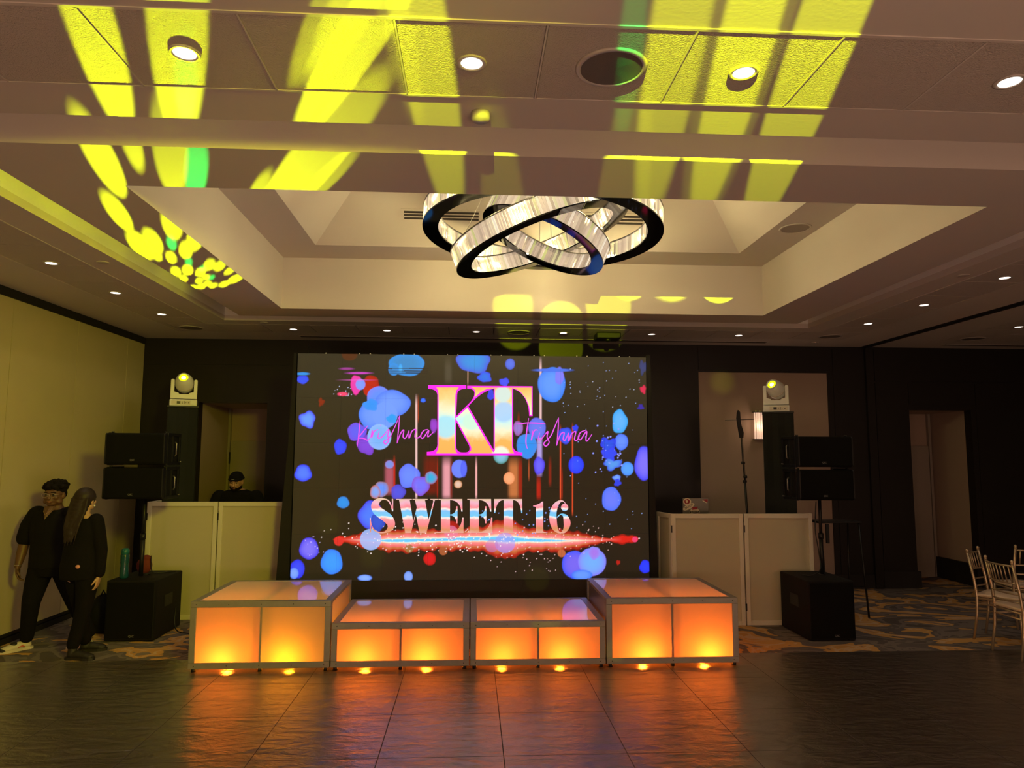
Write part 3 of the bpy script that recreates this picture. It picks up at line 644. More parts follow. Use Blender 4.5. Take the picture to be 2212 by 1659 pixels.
# ------------------------------------------------------------------ LED wall
YS = 8.15; SX0, SX1, SZ0, SZ1 = -1.985, 2.035, .505, 3.045
def px_of(x, z, y=YS):
    dx, dy, dz = x-EYE.x, y-EYE.y, z-EYE.z
    w = dx*CF.x+dy*CF.y+dz*CF.z
    return 1106+FPX*(dx*CR.x+dy*CR.y+dz*CR.z)/w, 829.5-FPX*(dx*CU.x+dy*CU.y+dz*CU.z)/w
rng = np.random.default_rng(7)
LB, RB_, SC = (600, 740), (1000, 740), 3.19
def L_(x, y): return LB[0]+x/SC, LB[1]+y/SC
def Rr(x, y): return RB_[0]+x/SC, RB_[1]+y/SC
def paint(X, Y):
    sh = X.shape; img = np.zeros(sh+(3,)); img[:] = lin(20, 19, 14)  # base emission put in for room light reflected off the dark screen
    img += np.clip(1-(Y-760)/260, 0, 1)[..., None]*np.array(lin(34, 36, 30))*.6
    def s2l(c): return np.array(lin(*c))
    def over(a, c): 
        nonlocal img
        img = img*(1-a[..., None])+np.asarray(c)*a[..., None]
    def vstreak(px, y0, y1, w, c, a=1.0, fade=True):
        m = np.exp(-((X-px)/(w*.5))**4)*np.clip((Y-y0)/25, 0, 1)*np.clip((y1-Y)/12, 0, 1)*a
        over(m, s2l(c))
    P = lambda f, x, y: f(x, y)
    # vertical light trails
    for f, x, y0, y1, w, c, a in ((L_, 1055, 750, 1060, 30, (110, 12, 8), .8), (L_, 770, 800, 1060, 20, (190, 90, 110), .75), (L_, 803, 770, 1060, 4, (200, 25, 12), .9), (L_, 1165, 775, 1085, 18, (225, 150, 160), .95), (L_, 1195, 775, 1085, 5, (120, 20, 15), .9), (L_, 955, 350, 1090, 4.5, (235, 190, 185), .95), (L_, 968, 350, 560, 2, (190, 60, 20), .8),
                              (L_, 1100, 780, 1080, 2.5, (170, 25, 15), .8), (L_, 1175, 90, 290, 15, (70, 66, 55), .8), (L_, 1310, 90, 300, 2, (200, 150, 130), .9), (Rr, 92, 780, 1085, 4, (240, 170, 170), .95), (Rr, 350, 780, 1085, 22, (190, 110, 60), .95), (Rr, 395, 780, 1085, 8, (150, 25, 12), .95), (Rr, 535, 95, 560, 5, (235, 190, 190), .9), (Rr, 528, 560, 930, 11, (180, 160, 230), .85),
                              (Rr, 522, 900, 1090, 9, (180, 25, 15), .9), (Rr, 600, 775, 1000, 6, (130, 25, 15), .85), (Rr, 672, 560, 1100, 3.2, (225, 75, 40), .95), (Rr, 683, 850, 1090, 3, (150, 20, 10), .9), (Rr, 755, 545, 1200, 2.8, (215, 70, 35), .95), (Rr, 455, 780, 960, 2, (200, 90, 50), .9), (Rr, 383, 470, 600, 5, (150, 30, 12), .8)):
        px, _ = f(x, 0); _, a0 = f(0, y0); _, a1 = f(0, y1); vstreak(px, a0, a1, w, c, a)
    # bokeh blobs: (frame, x, y, rx, ry, inside, rim, wobble)
    VB, CB_, LBL, PU = (40, 60, 235), (30, 140, 225), (105, 150, 248), (120, 80, 225)
    blobs = [(L_, 172, 215, 45, 10, CB_, CB_, 0), (L_, 172, 255, 40, 28, (40, 80, 235), VB, .05), (L_, 495, 80, 55, 45, (75, 35, 20), (75, 35, 20), 0), (L_, 890, 150, 122, 80, (40, 130, 195), CB_, .03), (L_, 800, 185, 38, 42, (40, 130, 200), CB_, 0), (L_, 846, 178, 14, 32, (60, 170, 230), CB_, 0),
        (L_, 540, 290, 38, 66, (225, 60, 170), (240, 40, 160), .05), (L_, 640, 290, 62, 62, (185, 25, 15), (150, 15, 10), .06), (L_, 630, 330, 40, 40, (185, 25, 15), (170, 25, 15), 0), (L_, 570, 288, 33, 38, (115, 150, 250), (120, 140, 250), 0), (L_, 447, 355, 36, 14, (240, 70, 110), (230, 50, 110), 0), (L_, 300, 410, 20, 28, (130, 30, 15), (100, 25, 15), .2), (L_, 560, 210, 85, 8, (200, 60, 190), (150, 50, 150), 0), (L_, 550, 258, 85, 3, (230, 90, 200), (200, 80, 180), 0), (L_, 475, 180, 50, 9, (150, 50, 140), (110, 40, 110), 0),
        (L_, 700, 385, 88, 82, (90, 140, 245), (110, 130, 245), .03), (L_, 790, 420, 122, 92, LBL, (70, 120, 245), .03), (L_, 650, 500, 92, 95, LBL, (60, 120, 240), .03), (L_, 740, 500, 85, 90, LBL, LBL, 0), (L_, 640, 430, 50, 40, (30, 140, 235), (50, 140, 240), .1), (L_, 785, 525, 35, 30, (20, 150, 235), (30, 150, 235), .1), (L_, 545, 615, 66, 60, (90, 90, 235), (110, 70, 225), .05), (L_, 610, 705, 62, 66, (125, 65, 215), (110, 50, 190), .1), (L_, 700, 650, 82, 88, (115, 175, 240), (140, 180, 245), 0),
        (L_, 430, 718, 42, 52, (40, 70, 240), (30, 50, 235), .05), (L_, 1002, 398, 17, 15, (30, 120, 250), VB, .05), (L_, 205, 530, 55, 57, (95, 150, 250), (60, 60, 240), .10), (L_, 175, 900, 58, 58, (75, 120, 248), (30, 45, 240), .05), (L_, 770, 840, 30, 28, (110, 140, 220), (150, 120, 200), 0),
        (L_, 905, 920, 72, 82, (100, 135, 250), (90, 110, 245), .05), (L_, 985, 985, 62, 66, (110, 110, 245), (130, 70, 200), .06), (L_, 1055, 932, 42, 44, (30, 170, 220), (150, 100, 150), .04), (L_, 1250, 870, 53, 62, (100, 130, 245), (100, 120, 240), 0), (L_, 1243, 977, 28, 28, (225, 190, 170), (190, 120, 60), 0), (L_, 830, 1030, 50, 50, (75, 80, 220), (70, 60, 190), .06), (L_, 715, 1010, 50, 54, (95, 145, 248), (150, 110, 120), .03), (L_, 672, 1030, 36, 46, (120, 160, 235), (190, 100, 70), .03),
        (L_, 640, 1190, 82, 98, (70, 120, 245), (60, 60, 230), .06), (L_, 690, 1240, 50, 60, (40, 80, 200), (30, 60, 180), .1), (L_, 450, 1102, 42, 40, (25, 140, 225), (30, 120, 210), .04), (L_, 1195, 1275, 58, 45, (175, 20, 20), (140, 15, 12), .05),
        (L_, 215, 1420, 66, 75, (120, 110, 240), (60, 50, 230), .03), (L_, 372, 1512, 74, 86, (50, 150, 250), (40, 120, 245), .03), (L_, 135, 1560, 50, 64, (50, 70, 240), (30, 40, 230), .02), (L_, 112, 1590, 32, 38, (120, 160, 250), (80, 120, 248), 0), (L_, 1047, 1490, 42, 45, (215, 20, 30), (180, 15, 15), .02), (L_, 600, 1622, 48, 22, (130, 170, 245), (90, 130, 240), 0), (L_, 900, 1612, 30, 36, (130, 165, 245), (100, 140, 230), 0), (L_, 1075, 572, 26, 50, (150, 60, 200), (110, 40, 150), .05), (L_, 420, 1368, 34, 33, (180, 25, 20), (150, 20, 15), .03),
        (Rr, 75, 130, 115, 78, (30, 140, 220), (60, 80, 220), .08), (Rr, 325, 148, 33, 38, (75, 110, 225), (60, 80, 200), 0), (Rr, 150, 238, 46, 36, (25, 110, 225), VB, .1), (Rr, 285, 272, 33, 28, (60, 80, 235), VB, .1), (Rr, 612, 290, 95, 120, (90, 150, 248), (30, 120, 240), .02), (Rr, 665, 230, 30, 60, (120, 120, 240), (120, 110, 235), .05), (Rr, 192, 360, 22, 36, (40, 60, 220), VB, .1), (Rr, 620, 190, 130, 12, (60, 110, 230), (50, 100, 220), 0),
        (Rr, 1242, 323, 20, 28, (210, 25, 80), (190, 20, 60), .15), (Rr, 1225, 445, 20, 18, (40, 30, 160), (40, 30, 140), .2), (Rr, 1240, 170, 25, 45, (35, 55, 110), (30, 45, 90), .2), (Rr, 1080, 545, 52, 82, (90, 175, 245), (30, 160, 240), .06), (Rr, 1092, 685, 46, 56, (95, 140, 250), (60, 110, 245), .02), (Rr, 1000, 705, 52, 50, (30, 80, 225), (30, 40, 225), .2), (Rr, 1010, 770, 50, 42, (40, 70, 235), VB, .2), (Rr, 1030, 838, 60, 36, (80, 150, 230), (50, 80, 230), .2), (Rr, 1248, 835, 64, 118, (120, 110, 245), (50, 60, 240), .04), (Rr, 1133, 870, 43, 47, (80, 160, 248), (60, 130, 245), 0),
        (Rr, 1060, 932, 28, 20, (110, 160, 245), (70, 110, 235), .1), (Rr, 1065, 965, 22, 25, (30, 60, 220), VB, .15), (Rr, 1022, 1078, 65, 82, (100, 120, 248), (70, 110, 248), .03), (Rr, 780, 843, 53, 60, (35, 75, 245), (20, 40, 235), .01), (Rr, 705, 640, 48, 56, (50, 100, 240), (40, 50, 220), .05), (Rr, 775, 590, 20, 22, (30, 60, 235), VB, .1), (Rr, 510, 590, 60, 72, (100, 120, 235), (90, 100, 225), .02), (Rr, 440, 712, 70, 86, (25, 140, 235), (60, 130, 225), .03), (Rr, 380, 590, 34, 50, (150, 120, 205), (150, 80, 150), .04), (Rr, 525, 848, 38, 60, (95, 90, 240), (70, 50, 220), .04),
        (Rr, 262, 780, 52, 56, (130, 190, 215), (60, 130, 120), 0), (Rr, 318, 935, 38, 42, (240, 165, 115), (235, 140, 90), 0), (Rr, 5, 870, 22, 56, (80, 100, 240), (70, 90, 235), 0), (Rr, 765, 1530, 82, 96, (115, 100, 235), (50, 80, 245), .02), (Rr, 890, 1512, 97, 97, (110, 170, 248), (130, 120, 245), .01), (Rr, 905, 1450, 40, 45, (160, 110, 225), (130, 140, 240), .05), (Rr, 820, 1602, 72, 36, (100, 150, 250), (50, 110, 245), 0), (Rr, 1255, 1545, 38, 45, (30, 60, 245), (30, 40, 235), .05), (Rr, 1070, 1515, 14, 16, (180, 25, 20), (150, 20, 15), .1)]
    for f, x, y, rx, ry, ci, ce, wob in blobs:
        cx, cy = f(x, y); rx /= SC; ry /= SC
        dx, dy = (X-cx)/rx, (Y-cy)/ry; th = np.arctan2(dy, dx); ph = (x*7+y*3) % 6.28
        d = np.hypot(dx, dy)/(1+wob*np.sin(3*th+ph)+wob*.7*np.sin(5*th+2*ph))
        a = np.clip((1-d)*min(rx, ry)/1.6+.5, 0, 1)*.96
        t = np.clip(d, 0, 1)**3
        over(a, s2l(ci)*(1-t)[..., None]+s2l(ce)*t[..., None])
    # glitch lines
    for y in (179, 196, 210):
        m = (np.abs(Y-(740+y/SC)) < .9)*((X > 838) & (X < 925)); over(m*.9, s2l((20, 20, 24)))
    # flare of light across the lower part
    cyy = 1166+2*np.sin(X/60); u = X
    hN = 3*np.sin(u/7.3)+2*np.sin(u/3.1+1)+2*np.sin(u/17.)
    h = np.interp(u, [717, 733, 745, 770, 840, 1000, 1040, 1088, 1150, 1230, 1270, 1300, 1318, 1340, 1365, 1376, 1380], [0, 11, 6, 14, 26, 24, 30, 44, 27, 24, 17, 6, 5, 11, 11, 8, 0])
    h = np.where(h > 1, np.maximum(h+hN*.7*np.clip(h/20, 0, 1), 0.5), h*0+.01)
    d = np.abs(Y-cyy)/h
    ramp = [(0, (90, 195, 250)), (.10, (120, 210, 250)), (.16, (255, 235, 200)), (.26, (255, 150, 140)), (.45, (240, 110, 115)), (.62, (200, 110, 60)), (.80, (185, 40, 25)), (1.0, (120, 12, 8))]
    xs_ = [r_[0] for r_ in ramp]; side = np.clip((np.abs(u-1010)-160)/120, 0, 1)
    dd = np.clip(d+side*.22, 0, 1)
    col = np.stack([np.interp(dd, xs_, [lin(*r_[1])[k] for r_ in ramp]) for k in range(3)], -1)
    far = np.clip((np.abs(u-1040)-215)/90, 0, 1)[..., None]; col = col*(1-far)+np.where(d[..., None] < .6, s2l((215, 25, 20)), s2l((170, 15, 12)))*far
    a = np.clip((1-d)*h/2.5, 0, 1)*.93
    img = img*(1-a[..., None])+col*a[..., None]
    def spot(cx, cy, r, c, a=1.0):
        i = np.hypot(X-cx, Y-cy); over(np.clip((r-i)/1.0+.5, 0, 1)*a, s2l(c))
    for f, x, y, r, c, a in ((L_, 640, 1357, 23, (150, 180, 240), .85), (L_, 1195, 1310, 15, (225, 120, 160), .6), (Rr, 290, 1380, 22, (150, 140, 235), .6), (Rr, 200, 1400, 14, (180, 110, 180), .5), (Rr, 680, 1452, 8.5, (190, 100, 60), .9), (L_, 905, 1420, 9, (150, 110, 60), .85), (L_, 1140, 1435, 9.5, (170, 90, 50), .85), (L_, 420, 1368, 10, (215, 40, 40), .9), (Rr, 1185, 1357, 6, (230, 60, 110), .9)):
        cx, cy = f(x, y); spot(cx, cy, r, c, a)
    for gx, gy in ((893, 1182), (1057, 1152), (1138, 1162)):
        ax_, ay_ = np.abs(X-gx), np.abs(Y-gy); over(np.clip(1.1-ax_*ay_*.8-(ax_+ay_)/9, 0, 1), s2l((235, 245, 250)))
    # sparkles: only where they matter, stamped into small windows
    def stamp(cx, cy, r, c):
        sel = (np.abs(X-cx) < r+2) & (np.abs(Y-cy) < r+2)
        if not sel.any(): return
        i = np.hypot(X[sel]-cx, Y[sel]-cy); a_ = np.clip(r-i+.5, 0, 1)[:, None]; img[sel] = img[sel]*(1-a_)+s2l(c)*a_
    for (cx, cy, r, c) in SPARK: stamp(cx, cy, r, c)
    return img
SPARK = []
for _ in range(230):
    x = rng.normal(1000, 150); y = 1166+rng.normal(0, 17); SPARK.append((x, y, rng.uniform(.6, 1.5), (255, 235, 228)))
for _ in range(60): SPARK.append((rng.uniform(1180, 1330), 1166+rng.normal(0, 14), rng.uniform(.5, 1.3), (250, 200, 190)))
for _ in range(55): SPARK.append((rng.uniform(1215, 1390), rng.uniform(780, 1150), rng.uniform(.5, 1.0), (150, 180, 250)))
for _ in range(40): SPARK.append((rng.uniform(1040, 1230), rng.uniform(1090, 1160), rng.uniform(.6, 1.6), (130, 160, 245)))
for _ in range(26): SPARK.append((rng.uniform(1060, 1200), rng.uniform(1195, 1235), rng.uniform(.6, 1.2), (230, 190, 190)))
for _ in range(20): SPARK.append((rng.uniform(1225, 1385), rng.uniform(820, 880), rng.uniform(.5, 1.0), (200, 210, 250)))
for _ in range(26): SPARK.append((rng.normal(1312, 18), rng.normal(970, 35), rng.uniform(.8, 2.2), (140, 150, 250)))
for _ in range(14): SPARK.append((rng.uniform(720, 760), rng.uniform(830, 860), rng.uniform(.6, 1.1), (200, 210, 250)))
for _ in range(12): SPARK.append((rng.uniform(655, 700), rng.uniform(1150, 1200), rng.uniform(.6, 1.2), (210, 190, 250)))

def led_mat():
    mt = bpy.data.materials.new('led_pixels'); mt.use_nodes = True; nt = mt.node_tree; b = nt.nodes['Principled BSDF']
    a = nt.nodes.new('ShaderNodeAttribute'); a.attribute_name = 'glow'
    nt.links.new(a.outputs['Color'], b.inputs['Emission Color']); b.inputs['Emission Strength'].default_value = 1.15
    b.inputs['Base Color'].default_value = (.050, .040, .018, 1); b.inputs['Roughness'].default_value = .55; b.inputs['Specular IOR Level'].default_value = .25
    return mt
M_LED = led_mat()
wall = thing('led_video_wall', 'large LED video wall with bright blue bokeh, KT monogram and SWEET 16', 'video wall', ((SX0+SX1)/2, YS, 0))
NXP, NZP, RES = 8, 5, 88
pw, ph = (SX1-SX0)/NXP, (SZ1-SZ0)/NZP
for i in range(NXP):
    for j in range(NZP):
        xa, za = SX0+i*pw+.0004, SZ0+j*ph+.0004; W_, H_ = pw-.0008, ph-.0008
        gx = np.linspace(0, W_, RES); gz = np.linspace(0, H_, RES); GX, GZ = np.meshgrid(gx, gz)
        co = np.zeros((RES*RES+8, 3)); co[:RES*RES, 0] = GX.ravel()-W_/2; co[:RES*RES, 2] = GZ.ravel()
        PXX, PYY = px_of(GX.ravel()+xa, GZ.ravel()+za)
        colr = paint(PXX, PYY)
        idx = np.arange(RES*RES).reshape(RES, RES)
        q = np.stack([idx[:-1, :-1], idx[:-1, 1:], idx[1:, 1:], idx[1:, :-1]], -1).reshape(-1, 4)
        k0 = RES*RES
        box = [(x, y, z) for x in (-W_/2, W_/2) for y in (0.0005, .075) for z in (0, H_)]
        co[k0:] = box
        bq = np.array([(0, 1, 3, 2), (4, 6, 7, 5), (2, 3, 7, 6), (0, 2, 6, 4), (1, 5, 7, 3)])+k0
        faces = np.vstack([q, bq])
        me = bpy.data.meshes.new('led_panel'); me.from_pydata(co.tolist(), [], faces.tolist())
        me.materials.append(M_LED); me.materials.append(M_BLACK)
        mi = np.zeros(len(faces), dtype=np.int32); mi[len(q):] = 1; me.polygons.foreach_set('material_index', mi)
        at_ = me.color_attributes.new('glow', 'FLOAT_COLOR', 'POINT')
        cc = np.ones((len(co), 4), dtype=np.float32); cc[:, :3] = 0; cc[:RES*RES, :3] = colr; at_.data.foreach_set('color', cc.ravel())
        o = bpy.data.objects.new('led_panel', me); C.objects.link(o); o.parent = wall
        o.location = (xa+W_/2-wall.location.x, 0, za)
b = B(); hw = (SX1-SX0)/2
b.box(-hw, hw, .0, .08, .0, SZ0-.002); b.build('base_skirt', mat('black_skirt', (.035, .028, .022), .7), wall)
b = B(); b.box(-hw, hw, .09, .14, 0, .05); b.box(-hw, hw, .09, .14, 3.0, 3.05)
for k in range(5): b.box(-hw+k*(2*hw-.05)/4, -hw+.05+k*(2*hw-.05)/4, .09, .14, .05, 3.0)
b.build('support_frame', M_BLACK, wall)
for k in range(8):
    for s in (-.2, .2):
        if k == 0 and s < 0: continue
        b = B(); x = -hw+pw*(k+.5)+s*pw*.6+.0; b.box(x-.005, x+.005, .01, .03, SZ1, SZ1+.012); b.build('locking_pin', M_WHITE, wall)

# lettering
def band_mat(name, stops, zlo, zhi, wob=.06, strength=1.15, glows=()):
    """glowing letter face; stops run bottom to top over the letter height"""
    mt = bpy.data.materials.new(name); mt.use_nodes = True; nt = mt.node_tree; b = nt.nodes['Principled BSDF']; L = nt.links.new
    tc = nt.nodes.new('ShaderNodeTexCoord'); sx = nt.nodes.new('ShaderNodeSeparateXYZ'); mr = nt.nodes.new('ShaderNodeMapRange'); n = nt.nodes.new('ShaderNodeTexNoise'); n.inputs['Scale'].default_value = 9; n.inputs['Detail'].default_value = 3
    ma = nt.nodes.new('ShaderNodeMath'); ma.operation = 'MULTIPLY_ADD'; ma.inputs[1].default_value = wob*2; ad = nt.nodes.new('ShaderNodeMath'); ad.operation = 'ADD'; ad.inputs[1].default_value = -wob
    cr = nt.nodes.new('ShaderNodeValToRGB'); e = cr.color_ramp.elements; e[0].position = stops[0][0]; e[0].color = (*lin(*stops[0][1]), 1); e[1].position = stops[-1][0]; e[1].color = (*lin(*stops[-1][1]), 1)
    for p, c in stops[1:-1]: q = e.new(p); q.color = (*lin(*c), 1)
    L(tc.outputs['Object'], sx.inputs[0]); L(tc.outputs['Object'], n.inputs['Vector']); L(sx.outputs['Z'], mr.inputs['Value']); mr.inputs['From Min'].default_value = zlo; mr.inputs['From Max'].default_value = zhi
    L(n.outputs['Fac'], ma.inputs[0]); L(mr.outputs[0], ma.inputs[2]); L(ma.outputs[0], ad.inputs[0]); L(ad.outputs[0], cr.inputs[0]); last = cr.outputs[0]
    for gx, gz, gr, gc in glows:
        vd = nt.nodes.new('ShaderNodeVectorMath'); vd.operation = 'DISTANCE'; cb_ = nt.nodes.new('ShaderNodeCombineXYZ'); L(sx.outputs['X'], cb_.inputs['X']); L(sx.outputs['Z'], cb_.inputs['Z'])
        L(cb_.outputs[0], vd.inputs[0]); vd.inputs[1].default_value = (gx, 0, gz)
        m_ = nt.nodes.new('ShaderNodeMapRange'); m_.inputs['From Min'].default_value = gr; m_.inputs['From Max'].default_value = gr*.75; m_.inputs['To Max'].default_value = .9; L(vd.outputs['Value'], m_.inputs['Value'])
        x_ = nt.nodes.new('ShaderNodeMix'); x_.data_type = 'RGBA'; L(m_.outputs[0], x_.inputs['Factor']); L(last, x_.inputs['A']); x_.inputs['B'].default_value = (*lin(*gc), 1); last = x_.outputs['Result']
    L(last, b.inputs['Emission Color'])
    b.inputs['Emission Strength'].default_value = strength; b.inputs['Base Color'].default_value = (.04, .035, .03, 1)
    return mt
def scr(px, py):
    p = at(1, YS, px, py); return (p.x, p.z)
def scr_part(name, material, polys, off, parent, curve_off=0.0):
    me = fill_curve([[scr(*p) for p in poly] for poly in polys], curve_off)
    for v in me.vertices: v.co = Vector((v.co.x-wall.location.x, -off, v.co.y))
    me.materials.clear(); me.materials.append(material); me.name = name
    o = bpy.data.objects.new(name, me); C.objects.link(o); o.parent = parent; return o
def bez(p0, p1, p2, n=8): return [((1-t)**2*p0[0]+2*t*(1-t)*p1[0]+t*t*p2[0], (1-t)**2*p0[1]+2*t*(1-t)*p1[1]+t*t*p2[1]) for t in [k/n for k in range(1, n+1)]]
def K_(pts): return [(900+x/5.53, 810+y/5.53) for x, y in pts]
M_MAG = mat('magenta_outline_glow', (.04, .03, .04), .5, emit=lin(250, 20, 225), estr=1.2)
M_MAGS = mat('magenta_script_glow', (.04, .03, .04), .5, emit=lin(225, 75, 225), estr=1.15)
outer = [(137, 122), (592, 122), (592, 165)]+bez((592, 165), (490, 165), (484, 230))+[(472, 494), (640, 325)]+bez((640, 325), (695, 265), (690, 210))+bez((690, 210), (680, 160), (604, 165))+[(604, 128), (1385, 135), (1385, 492), (1345, 492)]
outer += bez((1345, 492), (1335, 220), (1152, 165), 12)+[(1150, 850)]+bez((1150, 850), (1158, 925), (1262, 925))+[(1262, 962), (122, 962), (122, 918)]+bez((122, 918), (245, 920), (248, 830))+[(248, 240)]+bez((248, 240), (240, 165), (137, 165))
hole1 = [(472, 556), (625, 840)]+bez((625, 840), (650, 915), (590, 925))+[(540, 925)]+bez((540, 925), (475, 920), (472, 850))
hole2 = [(618, 375)]+bez((618, 375), (760, 200), (922, 165), 10)+[(920, 895), (900, 862)]
kz0, kz1 = scr(1000, 984)[1], scr(1000, 832)[1]
KG = [(scr(*K_([(cx, cy)])[0])[0]-wall.location.x, scr(*K_([(cx, cy)])[0])[1], r/5.53/187, c) for (cx, cy, r, c) in ((348, 620, 150, (165, 225, 240)), (1040, 440, 140, (165, 205, 245)), (1030, 230, 110, (205, 230, 225)), (1005, 960, 120, (235, 245, 225)), (650, 560, 110, (205, 245, 215)))]
M_KT = band_mat('monogram_glow', [(0, (250, 175, 85)), (.2, (250, 180, 90)), (.33, (250, 235, 190)), (.5, (190, 240, 240)), (.62, (235, 240, 205)), (.8, (250, 215, 140)), (1, (248, 180, 85))], kz0, kz1, .10, 1.1, KG)
mono = scr_part('monogram', M_MAG, [K_(outer), K_(hole1), K_(hole2)], .002, wall)
tag(mono, 'magenta outlined KT monogram')
for pl in ([(235, 148), (505, 148), (475, 185), (462, 240), (460, 880), (470, 920), (490, 938), (230, 938), (256, 890), (262, 830), (262, 240), (256, 185)],
           [(460, 524), (606, 392), (895, 893), (925, 938), (620, 938), (652, 900), (652, 865), (640, 835), (476, 533)],
           [(934, 150), (1138, 150), (1138, 850), (1145, 895), (1165, 938), (905, 938), (934, 905)],
           [(640, 145), (934, 150), (934, 158), (835, 168), (760, 208), (690, 272), (704, 215), (694, 178), (665, 152)],
           [(1138, 150), (1372, 150), (1372, 480), (1357, 480), (1345, 380), (1305, 280), (1240, 200), (1175, 163), (1138, 158)]):
    scr_part('monogram_face', M_KT, [K_(pl)], .0028, mono)
def Sx(pts): return [(780+x/4.608, 1060+y/4.608) for x, y in pts]
def brush(pts, flat=True):
    """outline polygon of a stroke with varying width: (x, y, w)"""
    # smooth by Catmull-Rom
    P = [np.array(p, float) for p in pts]; out = []
    for i in range(len(P)-1):
        a, b_, c, d = P[max(i-1, 0)], P[i], P[i+1], P[min(i+2, len(P)-1)]
        for k in range(6):
            t = k/6; out.append(.5*((2*b_)+(-a+c)*t+(2*a-5*b_+4*c-d)*t*t+(-a+3*b_-3*c+d)*t**3))
    out.append(P[-1]); l, r_ = [], []
    for i, p in enumerate(out):
        d = out[min(i+1, len(out)-1)][:2]-out[max(i-1, 0)][:2]; d = d/(np.hypot(*d)+1e-9); n = np.array((-d[1], d[0])); w = max(p[2], 1)/2
        l.append(tuple(p[:2]+n*w)); r_.append(tuple(p[:2]-n*w))
    return l+r_[::-1]
tz0, tz1 = scr(1000, 1152)[1], scr(1000, 1077)[1]
M_SW = band_mat('title_glow', [(0, (225, 165, 150)), (.12, (215, 140, 90)), (.25, (245, 130, 135)), (.40, (250, 150, 155)), (.46, (255, 235, 225)), (.50, (110, 200, 240)), (.62, (120, 190, 240)), (.68, (250, 235, 225)), (.74, (245, 130, 140)), (.88, (235, 175, 195)), (1, (225, 190, 160))], tz0, tz1, .10, 1.1)
Ecv = lambda dx, xr: [[(795+dx, 92), (770+dx, 90), (770+dx, 82), (xr, 82), (xr+2, 208), (xr-10, 208)]+bez((xr-10, 208), (xr-22, 96), (885+dx, 92))+[(885+dx, 236)]+bez((885+dx, 236), (945+dx, 236), (948+dx, 155))+[(960+dx, 155), (960+dx, 325), (948+dx, 325)]+bez((948+dx, 325), (945+dx, 246), (885+dx, 246))+[(885+dx, 410)]+bez((885+dx, 410), (995+dx, 405), (xr, 268))+[(xr+12, 268), (xr+12, 420), (745+dx+(25 if dx else 0), 420), (745+dx+(25 if dx else 0), 412), (795+dx, 410)]]
title = {
 'S': [brush([(312, 205, 5), (300, 150, 12), (272, 100, 14), (225, 82, 14), (175, 95, 44), (140, 140, 76), (160, 195, 92), (215, 238, 96), (270, 280, 96), (300, 335, 78), (280, 385, 46), (235, 413, 16), (180, 416, 12), (130, 390, 12), (103, 340, 8), (92, 272, 5)]), [(306, 80), (320, 80), (320, 205), (314, 205)], [(88, 270), (96, 270), (100, 415), (88, 415)]],
 'W': [[(350, 82), (505, 82), (505, 90), (484, 90), (520, 310), (555, 165), (535, 90), (512, 90), (512, 82), (662, 82), (662, 90), (636, 90), (672, 290), (718, 110), (715, 90), (690, 90), (690, 82), (765, 82), (765, 90), (735, 92), (650, 420), (582, 420), (545, 230), (497, 420), (440, 420), (378, 90), (350, 90)]],
 'E': Ecv(0, 1008), 'E2': Ecv(287, 1294),
 'T': [[(1325, 82), (1603, 82), (1605, 222), (1594, 222)]+bez((1594, 222), (1585, 95), (1512, 92))+[(1512, 405)]+bez((1512, 405), (1515, 412), (1550, 413))+[(1550, 420), (1382, 420), (1382, 413)]+bez((1382, 413), (1420, 412), (1420, 400))+[(1420, 92)]+bez((1420, 92), (1345, 95), (1336, 222))+[(1325, 222)]],
 '1': [[(1712, 155), (1712, 148)]+bez((1712, 148), (1770, 140), (1800, 108))+[(1812, 108), (1812, 400)]+bez((1812, 400), (1815, 412), (1842, 413))+[(1842, 420), (1702, 420), (1702, 413)]+bez((1702, 413), (1738, 412), (1740, 400))+[(1740, 170)]+bez((1740, 170), (1735, 155), (1712, 155))],
 '6': [brush([(2035, 130, 6), (2010, 104, 10), (1975, 108, 26), (1935, 150, 52), (1912, 220, 68), (1912, 300, 72), (1930, 370, 56), (1960, 408, 26), (1985, 418, 10), (2020, 405, 34), (2045, 360, 58), (2050, 315, 68), (2035, 262, 50), (2005, 236, 18), (1980, 238, 10), (1955, 262, 12)]), [(2026+36*math.cos(a*PI/12), 166+37*math.sin(a*PI/12)) for a in range(24)]]}
for k, polys in title.items():
    par = None
    for q, pl in enumerate(polys):
        o = scr_part('title_letter', M_SW, [Sx(pl)], .003+.0002*q, wall if par is None else par)
        par = par or o
def script(strokes, f, w, name, label):
    b = B()
    for st in strokes:
        poly = brush([(x, y, w*(1 if 0 < i < len(st)-1 else .5)) for i, (x, y) in enumerate(st)])
        h_ = len(poly)//2; pts = [scr(*f(x, y)) for x, y in poly]
        V = [Vector((x-wall.location.x, -.0034, z)) for x, z in pts]
        for i in range(h_-1):
            b.poly([V[i], V[i+1], V[len(V)-2-i], V[len(V)-1-i]])
    o = b.build(name, M_MAGS, wall); tag(o, label)
L5 = lambda x, y: (900+x/5.53, 810+y/5.53)
script([[(568, 535), (560, 620), (548, 715)], [(622, 572), (580, 625), (556, 655), (590, 660), (620, 672), (640, 655)], [(640, 655), (652, 605), (648, 655), (662, 615), (692, 598)], [(700, 610), (690, 655), (712, 655), (740, 625)], [(709, 568), (712, 574)],
        [(722, 652), (765, 598), (758, 640), (764, 675), (742, 700), (733, 678), (775, 648), (840, 505)], [(840, 505), (832, 600), (822, 695)], [(824, 690), (845, 630), (868, 602), (864, 650), (882, 656), (905, 605)], [(905, 605), (905, 660), (925, 612), (952, 600), (946, 650), (970, 655), (995, 625)], [(1037, 598), (1005, 608), (985, 645), (1002, 658), (1040, 605), (1034, 650), (1078, 612)]], L_, 8, 'script_lettering', 'magenta handwritten name at left')
